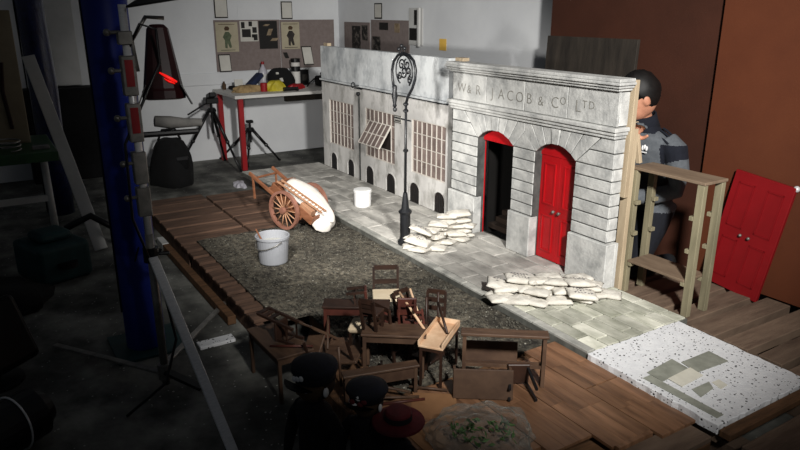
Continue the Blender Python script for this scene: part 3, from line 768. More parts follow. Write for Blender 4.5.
bag(-3.42, 2.575, z0+.034*4+.012, 62, 3, -4, 4, 'topmost smooth sandbag of the heap beside the stone plinth', G1)
bag(-3.36, 2.215, z0+.034+.006, 35, 8, 10, 1, 'faintly printed sandbag at the kerb end of the lamp heap', G1, 1)
for i, (x, y, lay, rz) in enumerate([
    (-2.50, 2.165, 0, 15), (-2.40, 2.20, 0, 40), (-2.53, 2.27, 0, 70), (-2.42, 2.30, 0, 85), (-2.33, 2.26, 0, 30), (-2.50, 2.39, 0, 20), (-2.38, 2.40, 0, 70), (-2.28, 2.38, 0, 60),
    (-2.34, 2.50, 0, 80), (-2.45, 2.50, 0, 50), (-2.24, 2.50, 0, 30), (-2.22, 2.60, 0, 75), (-2.32, 2.61, 0, 60),
    (-2.50, 2.21, 1, 60), (-2.44, 2.30, 1, 80), (-2.50, 2.40, 1, 40), (-2.40, 2.42, 1, 85), (-2.33, 2.51, 1, 70), (-2.26, 2.57, 1, 50), (-2.43, 2.37, 2, 70), (-2.36, 2.44, 2, 45), (-2.46, 2.14, 0, 75), (-2.20, 2.66, 0, 40), (-2.40, 2.53, 1, 25), (-2.34, 2.58, 2, 80), (-2.47, 2.33, 2, 20), (-2.30, 2.45, 1, 60), (-2.37, 2.31, 1, 30), (-2.44, 2.45, 2, 60), (-2.30, 2.62, 1, 35), (-2.55, 2.33, 0, 45)]):
    bag(-2.38+(x+2.37)*.95, y, z0+hh*lay, rz, random.uniform(-5, 5), random.uniform(-6, 6), i, 'plain cream sandbag in the %s of the low spread near the red door' % ROW[lay], G2, s=.9)
bag(-2.50, 2.29, z0+hh*2+.004, 62, 4, 8, 2, 'sandbag with bold print on top of the spread facing the stone plinth', G2, 0)
bag(-2.29, 2.52, z0+hh*2+.004, 70, -4, 6, 3, 'printed sandbag at the wall end of the spread below the stone corner', G2, 1)
bag(-2.23, 2.475, z0+hh+.004, 60, 6, 8, 5, 'printed sandbag at the near right corner of the pavement spread', G2, 0)
bag(-2.54, 2.20, z0+hh+.008, 50, 10, 12, 4, 'sandbag with faint marks at the kerb end of the low spread', G2, 1)

# ================================================================ RACK AND LEANING DOOR
rk = thing('wooden_rack', 'pale wooden two-shelf rack standing on the pallet', 'rack', (-2.10, 2.95, .1205))
hx, hy = .215, .07
for sx in (-1, 1):
    for sy in (-1, 1):
        lg = B().bx(sx*hx-.019*(sx > 0)*2+.0, sx*hx+.019*(sx < 0)*2, sy*hy-.015, sy*hy+.015, 0, .685).build('leg', 'grey_pine', rk, bevel=.002)
        for z in (.33, .50, .155): B().bx(sx*hx-.019*(sx > 0)*2-(.022 if sx > 0 else -.0385), sx*hx+.019*(sx < 0)*2-(.038 if sx > 0 else -.022), sy*hy-.018, sy*hy+.014, z, z+.022).build('shelf_bracket', 'grey_pine', rk, bevel=.002)
B().bx(-hx-.006, hx+.006, -hy-.02, hy+.02, .6855, .70).build('top_shelf', 'shelf_ply', rk, bevel=.002)
B().bx(-hx+.04, hx-.04, -hy-.02, hy+.02, .1775, .191).build('lower_shelf', 'shelf_ply', rk, bevel=.002)
rdr = thing('red_door_panel', 'loose red panelled model door leaning on the brown chipboard', 'door', (-1.995, 3.385, .122), (-5.5, 6.5, 0))
B().bx(-.165, .165, -.012, .012, 0, .645).build('door_slab', 'red_dull', rdr, bevel=.002)
for sx in (-1, 1):
    for (za, zb) in ((.06, .28), (.345, .59)):
        f = B()
        xa, xb = (sx*.08-.045, sx*.08+.045); t = .007
        for q in ((xa, xb, za, za+t), (xa, xb, zb-t, zb), (xa, xa+t, za, zb), (xb-t, xb, za, zb)): f.bx(q[0], q[1], -.017, -.0122, q[2], q[3])
        f.build('panel_moulding', 'red_dull', rdr)
    B().ball((sx*.024, -.026, .315), .009, u=10, v=8).cyl((sx*.024, -.024, .315), (sx*.024, -.012, .315), .004, n=8).build('door_knob', 'dull_metal', rdr, smooth=True)
tag(B().ball((-1.765, 3.455, .735), .017, u=12, v=8).cyl((-1.765, 3.4695, .735), (-1.765, 3.45, .735), .008, n=8).build('hook_knob', 'chrome', smooth=True), 'small shiny metal knob on the chipboard by the red door', 'knob')
# ================================================================ BACK WALL: PINBOARDS AND PAPERS
def flat(name, label, cat, y0, y1, z0, z1, m, x=-7.459, t=.004, group=None, skew=0, bev=0):
    b = B()
    b._add([(x, y0, z0), (x, y1, z0), (x, y1+skew, z1), (x, y0+skew, z1), (x+t, y0, z0), (x+t, y1, z0), (x+t, y1+skew, z1), (x+t, y0+skew, z1)],
           [(0,1,2,3),(4,5,6,7),(0,1,5,4),(1,2,6,5),(2,3,7,6),(3,0,4,7)])
    o = b.build(name, m, bevel=bev); return tag(o, label, cat, group) if label else o
def sheet(label, y0, y1, z0, z1, m='paper', x=-7.446, border=.012, skew=0):
    t = thing('paper_sheet', label, 'paper', (x, (y0+y1)/2, z0))
    o = flat('backing', None, None, y0-border, y1+border*.6, z0-border, z1+border, 'paper_mount', x, .002, skew=skew); o.parent = t; o.location = -Vector(t.location)
    o = flat('page', None, None, y0, y1, z0, z1, m, x+.0021, .002, skew=skew); o.parent = t; o.location = -Vector(t.location)
    return t
flat('pinboard', 'mauve-grey pinboard panel nearest the tripods on the back wall', 'pinboard', 2.276, 3.02, .958, 1.497, 'pinboard', -7.459, .012)
flat('pinboard', 'mauve-grey pinboard panel nearest the room corner on the back wall', 'pinboard', 3.028, 3.70, .960, 1.494, 'pinboard', -7.459, .012)
sheet('framed pale page high on the wall above the green costume poster', 2.305, 2.43, 1.53, 1.75)
sheet('framed pale page above the dark costume poster', 3.06, 3.175, 1.515, 1.68)
sheet('narrow framed page below the green costume poster', 2.315, 2.43, .965, 1.13, skew=-.01, x=-7.445)
sheet('small tilted page pinned at the right of the pinboard', 3.31, 3.42, 1.0, 1.19, skew=-.03, x=-7.445)
flat('faint_drawing', 'faint large sheet of paper above the photo collage', 'paper', 2.55, 2.88, 1.53, 1.75, 'white_wall', -7.459, .003)
def poster(label, y0, y1, z0, z1, fm, hm):
    x = -7.4465; t = thing('costume_poster', label, 'poster', (x, (y0+y1)/2, z0)); off = -Vector(t.location)
    o = flat('sheet', None, None, y0, y1, z0, z1, 'paper_cream', x, .002); o.parent = t; o.location = off
    c = (y0+y1)/2; h = z1-z0; xx = x+.0022
    def P(nm, pts, m):
        b = B(); v = [b.bm.verts.new((xx, c+py, z0+pz*h)) for py, pz in pts]; b.bm.faces.new(v); o = b.build(nm, m, t); o.location = off
    P('printed_figure', [(-.03, .14), (-.005, .12), (0, .3), (.02, .13), (.045, .15), (.03, .4), (.05, .55), (.02, .68), (-.02, .68), (-.05, .5), (-.03, .4)], fm)
    P('printed_head', [(-.022+.0, .72), (.02, .72), (.03, .80), (.012, .86), (-.015, .86), (-.03, .79)], hm)
    P('printed_title', [(-.09, .92), (.09, .92), (.09, .94), (-.09, .94)], hm)
    P('printed_caption', [(-.08, .05), (.08, .05), (.08, .07), (-.08, .07)], fm)
poster('cream poster of a green costumed figure on the pinboard', 2.29, 2.535, 1.165, 1.475, 'figure_green', 'figure_brown')
poster('cream poster of a dark costumed figure on the pinboard', 3.04, 3.26, 1.175, 1.47, 'figure_dark', 'figure_brown')
tc_ = thing('photo_collage', 'cluster of small black-and-white cut-outs pinned beside the green poster', 'photo', (-7.446, 2.66, 1.27))
o = flat('collage_sheet', None, None, 2.56, 2.765, 1.27, 1.485, 'paper', -7.4465, .002); o.parent = tc_; o.location = -Vector(tc_.location)
for (a, b_, c, d) in ((2.575, 2.615, 1.41, 1.475), (2.66, 2.70, 1.43, 1.48), (2.58, 2.68, 1.315, 1.40), (2.70, 2.75, 1.36, 1.42), (2.71, 2.755, 1.28, 1.345), (2.69, 2.72, 1.31, 1.345)):
    o = flat('cut_out', None, None, a, b_, c, d, 'photo_black', -7.4443, .001); o.parent = tc_; o.location = -Vector(tc_.location)
pb_ = thing('photo_print', 'large dark photograph with pale shapes pinned on the pinboard', 'photo', (-7.446, 2.87, 1.185))
o = flat('print', None, None, 2.775, 2.99, 1.185, 1.485, 'photo_black', -7.4465, .002); o.parent = pb_; o.location = -Vector(pb_.location)
for (a, b_, c, d) in ((2.86, 2.91, 1.33, 1.40), (2.90, 2.975, 1.27, 1.30), (2.82, 2.88, 1.43, 1.45)):
    o = flat('pale_shape', None, None, a, b_, c, d, 'photo_tan', -7.4443, .001, skew=.03); o.parent = pb_; o.location = -Vector(pb_.location)
flat('dark_card', 'tiny dark card pinned under the dark costume poster', 'card', 3.07, 3.12, 1.075, 1.14, 'photo_black', -7.446, .002, skew=-.025)

def flaty(name, label, cat, x0, x1, z0, z1, m, y=3.769, t=.004, parent=None):
    b = B().bx(x0, x1, y-t, y, z0, z1); o = b.build(name, m)
    if parent is not None: o.parent = parent; o.location = -Vector(parent.location)
    return tag(o, label, cat) if label else o
flaty('pinboard', 'grey pinboard in the corner with strips of dark photos', 'pinboard', -7.29, -6.70, .96, 1.47, 'pinboard', t=.012)
flaty('pinboard', 'grey pinboard behind the top of the plaster front by the lamp', 'pinboard', -6.66, -5.90, .96, 1.50, 'pinboard', t=.012)
for lb_, x0, x1, z0, z1, m in (('tall strip of dark figure photos on the corner pinboard', -7.10, -6.90, 1.16, 1.43, 'photo_dark'), ('small grey photo strip right of the dark figure photos', -6.87, -6.74, 1.28, 1.44, 'photo_dark'),
                          ('dark leafy photo at the edge of the second pinboard', -6.63, -6.46, 1.17, 1.33, 'photo_dark'), ('small brown photo at the top of the second pinboard', -6.48, -6.30, 1.40, 1.475, 'photo_black'),
                          ('small pale card beside the brown photo', -6.17, -6.07, 1.38, 1.47, 'photo_tan')):
    flaty('photo_print', lb_, 'photo', x0, x1, z0, z1, m, 3.7565, .002)
t = thing('paper_sheet', 'narrow framed page above the second pinboard', 'paper', (-6.53, 3.76, 1.51))
flaty('backing', None, None, -6.60, -6.44, 1.51, 1.67, 'paper_mount', 3.768, .003, t); flaty('page', None, None, -6.585, -6.455, 1.525, 1.658, 'paper', 3.7648, .002, t)
t = thing('hanging_frame', 'white edged dark panels hanging beside the second pinboard', 'frame', (-5.78, 3.76, 1.28))
flaty('backing', None, None, -5.90, -5.66, 1.27, 1.62, 'white_paint', 3.768, .01, t)
flaty('dark_panel', None, None, -5.885, -5.755, 1.315, 1.43, 'photo_black', 3.7575, .004, t); flaty('dark_panel', None, None, -5.80, -5.755, 1.46, 1.60, 'photo_black', 3.7575, .004, t)
B().bx(-5.715, -5.69, 3.735, 3.757, 1.26, 1.62).build('edge_bar', 'white_paint', t, world=True)
flaty('yellow_note', 'small yellow note stuck on the white side wall', 'note', -5.38, -5.27, 1.24, 1.345, 'yellow_paper', 3.7685, .003)

# ================================================================ DESK AND CLUTTER
dk = thing('work_desk', 'white-topped desk on red metal legs against the back wall', 'desk', (-7.06, 2.95, 0))
B().bx(-7.43, -6.69, 2.20, 3.72, .745, .778).build('desk_top', 'desk_white', dk, world=True, bevel=.003)
for x, y in ((-6.75, 2.27), (-7.36, 2.25), (-6.75, 3.64), (-7.36, 3.64)):
    B().bx(x-.026, x+.026, y-.026, y+.026, 0, .7445).build('leg', 'red_metal', dk, world=True, bevel=.003)
B().bx(-7.25, -7.2, 2.95, 3.62, .62, .7445).build('rear_rail', 'slate_board', dk, world=True)
ZD = .7785
def clutter(name, label, cat, mk, m, loc, r=(0, 0, 0), smooth=False, bevel=0):
    o = mk(B()).build(name, m, loc=loc, r=r, smooth=smooth, bevel=bevel); return tag(o, label, cat)
jar = thing('storage_jar', 'tall white jar with black bands on the desk', 'jar', (-7.28, 3.12, ZD))
B().lathe([(.05, 0), (.05, .16)], n=20).build('body', 'desk_white', jar); B().lathe([(.054, .161), (.054, .215), (.05, .217)], n=20).build('lid', 'black_plastic', jar); B().lathe([(.05, .2175), (.05, .26)], n=20).build('upper_body', 'desk_white', jar)
B().lathe([(.054, .2605), (.054, .30), (.04, .304)], n=20).build('top_lid', 'black_plastic', jar)
bx_ = thing('black_carton', 'upright black carton behind the banded jar', 'carton', (-7.34, 3.24, ZD), (0, 0, 8)); B().bx(-.03, .03, -.05, .05, 0, .17).build('body', 'black_plastic', bx_, bevel=.003); B().bx(.0301, .031, -.035, .035, .05, .12).build('label_patch', 'paper_mount', bx_)
cs = thing('camera_bag', 'black camera bag with strap at the right end of the desk', 'bag', (-7.10, 3.46, ZD), (0, 0, -6))
B().bx(-.09, .09, -.16, .16, 0, .11).bx(-.07, .07, -.10, .10, .11, .15).build('body', 'black_cloth', cs, bevel=.02, seg=2)
B().tube([(.05, -.14, .08), (.08, -.20, .10), (.06, -.26, .05), (.08, -.30, .012)], .008, 6).build('strap', 'black_cloth', cs); B().bx(.0905, .096, -.05, .05, .02, .07).build('pocket', 'black_plastic', cs)
t = thing('black_rucksack', 'dark slumped rucksack with white tags in the middle of the desk', 'bag', (-7.12, 2.86, ZD))
B().heap((0, 0, 0), .10, .14, .22, 5, 18, .35).build('body', 'black_cloth', t, smooth=True); B().box((.10, -.02, .10), (.012, .035, .04), rot(0, -25, 20)).build('tag_patch', 'paper', t); B().box((.085, -.06, .17), (.012, .03, .02), rot(0, -40, 0)).build('tag_patch', 'paper', t)
t = thing('water_bottle', 'clear plastic bottle with a reddish label behind the rucksack', 'bottle', (-7.30, 2.74, ZD))
B().lathe([(.045, 0), (.048, .03), (.048, .17), (.03, .21), (.016, .235), (.016, .25)], n=16).build('body', 'clear_white', t, smooth=True); B().lathe([(.049, .10), (.049, .15)], n=16).build('label_band', 'white_paint', t); B().lathe([(.018, .2505), (.018, .28)], n=12).build('cap', 'red_metal', t)
clutter('yellow_bag', 'crumpled yellow plastic bag near the front of the desk', 'bag', lambda b: b.heap((0, 0, 0), .07, .10, .11, 2, 16, .3), 'yellow_bag', (-6.93, 2.74, ZD), smooth=False)
clutter('red_tin', 'small red tin beside the yellow bag', 'tin', lambda b: b.lathe([(.035, 0), (.037, .06), (.037, .085), (.03, .09)], n=16), 'red_metal', (-6.93, 2.60, ZD))
clutter('red_cloth', 'crumpled red cloth in front of the banded jar', 'cloth', lambda b: b.heap((0, 0, 0), .06, .09, .055, 8, 16, .35), 'red_metal', (-7.0, 3.0, ZD))
clutter('blue_cloth', 'folded dark blue cloth left of the bottle', 'cloth', lambda b: b.box((0, 0, .05), (.10, .22, .05), rot(35, 0, 20)), 'blue_cloth', (-7.15, 2.58, ZD+.045), bevel=.01)
clutter('brown_sack', 'tan crumpled sack at the left front of the desk', 'sack', lambda b: b.heap((0, 0, 0), .09, .17, .07, 12, 18, .3), 'tan_stuff', (-7.0, 2.44, ZD))
clutter('black_tool_roll', 'long black tool roll lying across the desk', 'tool roll', lambda b: b.box((0, 0, .022), (.06, .26, .04), rot(0, 0, 8)), 'black_cloth', (-7.28, 2.46, ZD), bevel=.012)
clutter('hand_drill', 'dark hand tool at the front edge of the desk', 'tool', lambda b: b.cyl((0, -.08, .025), (0, .08, .025), .022, .018, 10).cyl((0, .05, .02), (.05, .06, .014), .013, n=8), 'black_plastic', (-6.80, 2.85, ZD))
clutter('brown_bottle', 'short dark bottle at the left end of the desk', 'bottle', lambda b: b.lathe([(.02, 0), (.022, .05), (.01, .07), (.01, .085)], n=10), 'figure_brown', (-7.33, 2.30, ZD))
clutter('white_card', 'small white card standing on the desk by the tool roll', 'card', lambda b: b.box((0, 0, .035), (.01, .09, .07), rot(0, -12, 0)), 'paper', (-7.2, 2.42, ZD+.042))

# ================================================================ TRIPODS AND BAG
def tripod(label, loc, h, feet, head):
    t = thing('camera_tripod', label, 'tripod', loc)
    for a, r in feet:
        f = Vector((r*math.cos(R(a)), r*math.sin(R(a)), .012)); tp = Vector((.025*math.cos(R(a)), .025*math.sin(R(a)), h))
        md = tp.lerp(f, .5)
        lg = B().tube([tp, md], [.017, .016], 8).tube([md, f], [.012, .011], 8).build('leg', 'black_plastic', t, smooth=True)
        B().ball(f, .018, .018, .012, u=8, v=6).build('rubber_foot', 'black_cloth', lg, smooth=True); B().ball(md, .022, u=8, v=6).build('leg_clamp', 'black_plastic', lg)
    B().cyl((0, 0, h*.62), (0, 0, h+.08), .013, n=10).build('centre_column', 'black_plastic', t); B().lathe([(.045, -.02), (.05, .0), (.035, .025)], (0, 0, h), 12).build('crown', 'black_plastic', t)
    if head:
        B().box((0, 0, h+.10), (.11, .13, .06)).box((.02, 0, h+.15), (.13, .07, .05), rot(0, -15, 0)).build('pan_head', 'black_plastic', t, bevel=.008)
        B().cyl((0, .0, h+.10), (.06, -.26, h-.02), .009, n=8).build('pan_handle', 'black_plastic', t)
    else: B().box((0, 0, h+.09), (.06, .07, .03)).build('pan_head', 'black_plastic', t, bevel=.006)
    return t
tripod('tall black video tripod in front of the desk end', (-6.95, 2.03, 0), .62, ((20, .42), (150, .42), (265, .40)), True)
tripod('short black tripod standing under the desk', (-7.08, 2.47, 0), .36, ((75, .30), (330, .26), (215, .42)), False)
bg = thing('kit_bag', 'black kit bag with handles on the floor near the tripod', 'bag', (-6.60, 1.50, 0))
B().heap((0, 0, 0), .24, .20, .44, 3, 20, .14).build('body', 'black_cloth', bg, smooth=True)
B().tube([(-.02, -.10, .42), (0, -.06, .52), (0, .06, .52), (.02, .10, .42)], .012, 6).build('handle', 'black_cloth', bg, smooth=True); B().box((.19, .05, .22), (.05, .14, .14), rot(0, 18, 0)).build('pocket', 'black_plastic', bg, bevel=.02)

# ================================================================ BLUE COLUMN, LAMP STAND
co = thing('blue_column', 'thick blue padded column at the left of the set', 'column', (-3.27, .53, 0))
n = 28
B().lathe([(.089, .0), (.092, .02), (.092, .50), (.090, .505), (.092, .51), (.093, 1.10), (.0915, 1.106), (.094, 1.112), (.095, 2.4)], n=n).build('padding', 'blue_vinyl', co, smooth=False)
B().tube([(.1115*math.cos(k*.35), .1115*math.sin(k*.35), .55+k*.006) for k in range(1)] + [(.0, -.095, .2), (.01, -.096, 1.2), (.0, -.098, 2.3)], .004, 5).build('seam_tape', 'black_plastic', co)
B().bx(-.16, .16, -.16, .16, 0, .012).build('base_plate', 'teal', co)
for p in co.children:
    if p.name.startswith('padding'):
        for f in p.data.polygons: f.use_smooth = abs(f.normal.z) < .5
st = thing('lamp_stand', 'metal lighting stand with a long bright silver leg', 'light stand', (-2.80, .515, 0))
PB = Vector((0, 0, 0))
B().tube([(0, 0, .02), (0, 0, .72)], .017, 10).build('lower_post', 'dull_metal', st, smooth=True)
B().tube([(0, 0, .70), (0, 0, 1.62)], .015, 10).build('upper_post', 'chrome', st, smooth=True)
B().cyl((0, 0, .60), (0, 0, .66), .032, n=14).cyl((0, 0, .63), (.02, .07, .63), .008, n=8).build('leg_collar', 'black_plastic', st)
B().cyl((0, 0, .05), (0, 0, .12), .03, n=14).build('foot_collar', 'dull_metal', st)
B().bar((.03, .0, .625), (.72, .085, .012), .038, .012, (0, 0, 1)).build('silver_leg', 'chrome', st, bevel=.002)
B().bar((0, -.02, .085), (-.66, -.38, .02), .03, .012).build('floor_leg', 'dull_metal', st, bevel=.002)
B().bar((-.02, .0, .10), (-.72, .50, .02), .03, .012).build('floor_leg', 'dull_metal', st, bevel=.002)
B().bar((.02, .0, .09), (.14, .12, .03), .04, .015).build('floor_leg', 'black_plastic', st, bevel=.002)
for (z, s_) in ((.86, .12), (1.0, .13), (1.18, .15), (1.36, .15), (1.50, .05)):
    B().box((.0, -.004, z), (.042, .052, s_)).cyl((0, -.02, z+.02), (.0, -.06, z+.02), .008, n=8).ball((.0, -.065, z+.02), .014, u=8, v=6).build('clamp', 'dull_metal', st, bevel=.004)
for z in (1.19, 1.37): B().box((.0225, -.004, z), (.003, .03, .10)).build('red_label', 'red_metal', st)
B().tube([(.0, .0, 1.45), (.03, .05, 1.55), (.02, .11, 1.53), (-.02, .12, 1.40), (.0, .06, 1.30), (.01, -.05, 1.10), (.03, -.06, .8), (.03, .03, .45), (.06, .05, .25), (.10, -.02, .08), (.16, -.20, .01)], .006, 6).build('power_cable', 'black_plastic', st, smooth=True)
# lamp head mounted on the stand
rh = thing('studio_lamp', 'dark red studio lamp head with glowing vent on the stand', 'lamp', (-2.89, .655, 1.385), (0, -6, -12))
B().lathe([(.028, .16), (.042, .145), (.078, -.09), (.084, -.10), (.084, -.13), (.06, -.135)][::-1], n=12).build('housing', 'red_plastic', rh)
B().tube([(.0, -.09, -.02), (.0, -.10, .10), (.0, -.04, .19), (.0, .03, .185)], .008, 8).build('yoke', 'dull_metal', rh, smooth=True)
B().tube([(.068, -.010, -.028), (.076, .012, -.042), (.077, .034, -.056), (.070, .052, -.066)], [.003, .006, .007, .004], 6).build('vent_glow', 'red_glow', rh, smooth=True)
B().tube([(.074, .006, -.052), (.077, .024, -.064), (.072, .044, -.072)], [.002, .004, .003], 6).build('vent_glow', 'red_glow', rh, smooth=True)
B().box((.02, .085, -.115), (.11, .004, .09), rot(25, 0, 0)).build('barn_door', 'black_plastic', rh); B().box((.0, -.085, -.115), (.11, .004, .09), rot(-25, 0, 0)).build('barn_door', 'black_plastic', rh)
fl = thing('black_flag', 'black fabric flag jutting in above the lamp head', 'flag', (-2.80, .56, 1.60), (0, 0, 58))
B().box((.12, .0, .045), (.26, .14, .006), rot(12, -9, 0)).build('fabric', 'black_cloth', fl); B().cyl((-.03, 0, .012), (.26, 0, .055), .006, n=6).build('rod', 'dull_metal', fl)
cl_ = thing('grey_rag', 'grey rag draped over an arm of the lighting stand', 'rag', (-2.86, .60, 1.14))
B().tube([(0, 0, .03), (0, .06, .02), (-.01, .12, .012), (0, .19, .01)], [.022, .026, .020, .016], 8).build('cloth', 'rag_grey', cl_, smooth=True); B().tube([(.0, -.06, -.022), (0, .17, -.026)], .012, 8).build('arm', 'black_plastic', cl_)

# ================================================================ DARK CORNER AT THE LEFT
flat('white_cupboard', 'white wall cupboard above the dark gap at the left', 'cupboard', .56, .90, .905, 1.95, 'white_paint', -7.459, .12, bev=.004)
tag(B().bx(-7.45, -7.2, .35, 1.30, 0, .89).build('recess_shade_block', 'black_cloth', bevel=.01), 'added black block standing in for the dark recess below the white cupboard', 'recess fill')  # black block, the darkness of the recess put into its colour
bp_ = thing('blue_wrapped_post', 'post wrapped in shiny blue plastic in the far left corner', 'post', (-6.05, .45, 0))
B().tube([(0, 0, 0), (0.01, 0, .5), (-.01, .01, 1.0), (.01, 0, 1.5), (0, 0, 2.3)], [.10, .098, .103, .098, .10], 18).build('wrapping', 'blue_bag', bp_, smooth=True); B().tube([(.0, -.102, .02), (.01, -.104, 2.2)], .006, 5).build('tape_edge', 'black_plastic', bp_)
tag(B().bar((-4.90, .575, .0), (-5.62, .36, 1.285), .085, .028, (1, 0, 0)).build('white_plank', 'white_paint', bevel=.003), 'long white plank leaning against the blue wrapped post', 'plank')
gt = thing('green_bench', 'green-topped work bench with white legs at the far left', 'work bench', (-5.0, .10, 0))
B().bx(-5.45, -4.72, -.45, .385, .69, .75).build('bench_top', 'green_paint', gt, world=True, bevel=.004)
for x, y in ((-5.30, .34), (-4.80, -.38), (-5.30, -.38)): B().tube([(x, y, 0), (x, y-.01, .69)], .024, 10).build('leg', 'white_paint', gt, world=True, smooth=True)
B().bx(-5.32, -5.28, -.36, .32, .30, .34).build('stretcher', 'white_paint', gt, world=True)
bbx = thing('beige_panel_box', 'beige board box standing on the green work bench', 'box', (-5.28, .10, .7505)); B().bx(-5.44, -5.14, -.25, .265, .7505, 1.60).build('carcass', 'beige_board', bbx, world=True, bevel=.004); B().tube([(-5.138, .17, .85), (-5.135, .15, 1.1), (-5.135, .17, 1.28)], .012, 6).build('red_cable', 'red_plastic', bbx, world=True)
clutter('sanding_block', 'pale sanding block on the green work bench edge', 'block', lambda b: b.box((0, 0, .012), (.05, .10, .024)), 'rag_grey', (-4.86, .30, .7505), bevel=.004)
clutter('wire_coil', 'grey coil of wire on the green work bench', 'wire', lambda b: b.tube([(.06*math.cos(a*.5), .06*math.sin(a*.5), .01+.002*a) for a in range(36)], .005, 5), 'dull_metal', (-4.85, .13, .7505), smooth=True)
te = thing('floor_machine', 'dark teal machine with a hose on the floor at the left', 'machine', (-4.55, .25, 0), (0, 0, 20))
B().bx(-.18, .18, -.16, .16, .0, .24).bx(-.10, .10, -.10, .10, .24, .30).build('body', 'teal', te, bevel=.04, seg=3); B().tube([(0, .1, .28), (.05, .25, .34), (.1, .42, .2), (.16, .55, .08), (.2, .62, .02)], .022, 10).build('hose', 'black_plastic', te, smooth=True); B().lathe([(.06, 0), (.06, .03)], (.183, 0, .1), 14).build('dial', 'black_plastic', te)
clutter('black_cloth_heap', 'heap of black cloth on the dark floor by the column', 'cloth', lambda b: b.heap((0, 0, 0), .35, .28, .12, 17, 20, .3), 'black_cloth', (-4.2, -.12, 0), smooth=True)
mo = thing('black_monitor', 'glossy black monitor at the left edge of the floor', 'monitor', (-3.25, -.13, 0), (0, 0, 40))
B().box((0, 0, .20), (.06, .40, .32), rot(0, -22, 0)).build('screen_case', 'black_gloss', mo, bevel=.03, seg=3); B().lathe([(.12, 0), (.12, .012), (.03, .03), (.025, .08)], n=18).build('stand', 'black_plastic', mo)
dr = thing('black_drum_lamp', 'black cylindrical lamp with a silver ring at the lower left', 'lamp', (-2.62, -.08, 0), (0, 0, 30))
B().cyl((-.02, .11, .115), (-.03, -.10, .10), .10, .105, 24).build('barrel', 'black_plastic', dr); 
B().tube([(-.025+.108*math.cos(a), .02, .108+.108*math.sin(a)) for a in [2*PI*k/28 for k in range(28)]], .004, 6, closed=True).build('silver_ring', 'chrome', dr, smooth=True)
B().cyl((-.02, .112, .115), (-.02, .15, .118), .085, .06, 20).build('front_cone', 'black_gloss', dr)

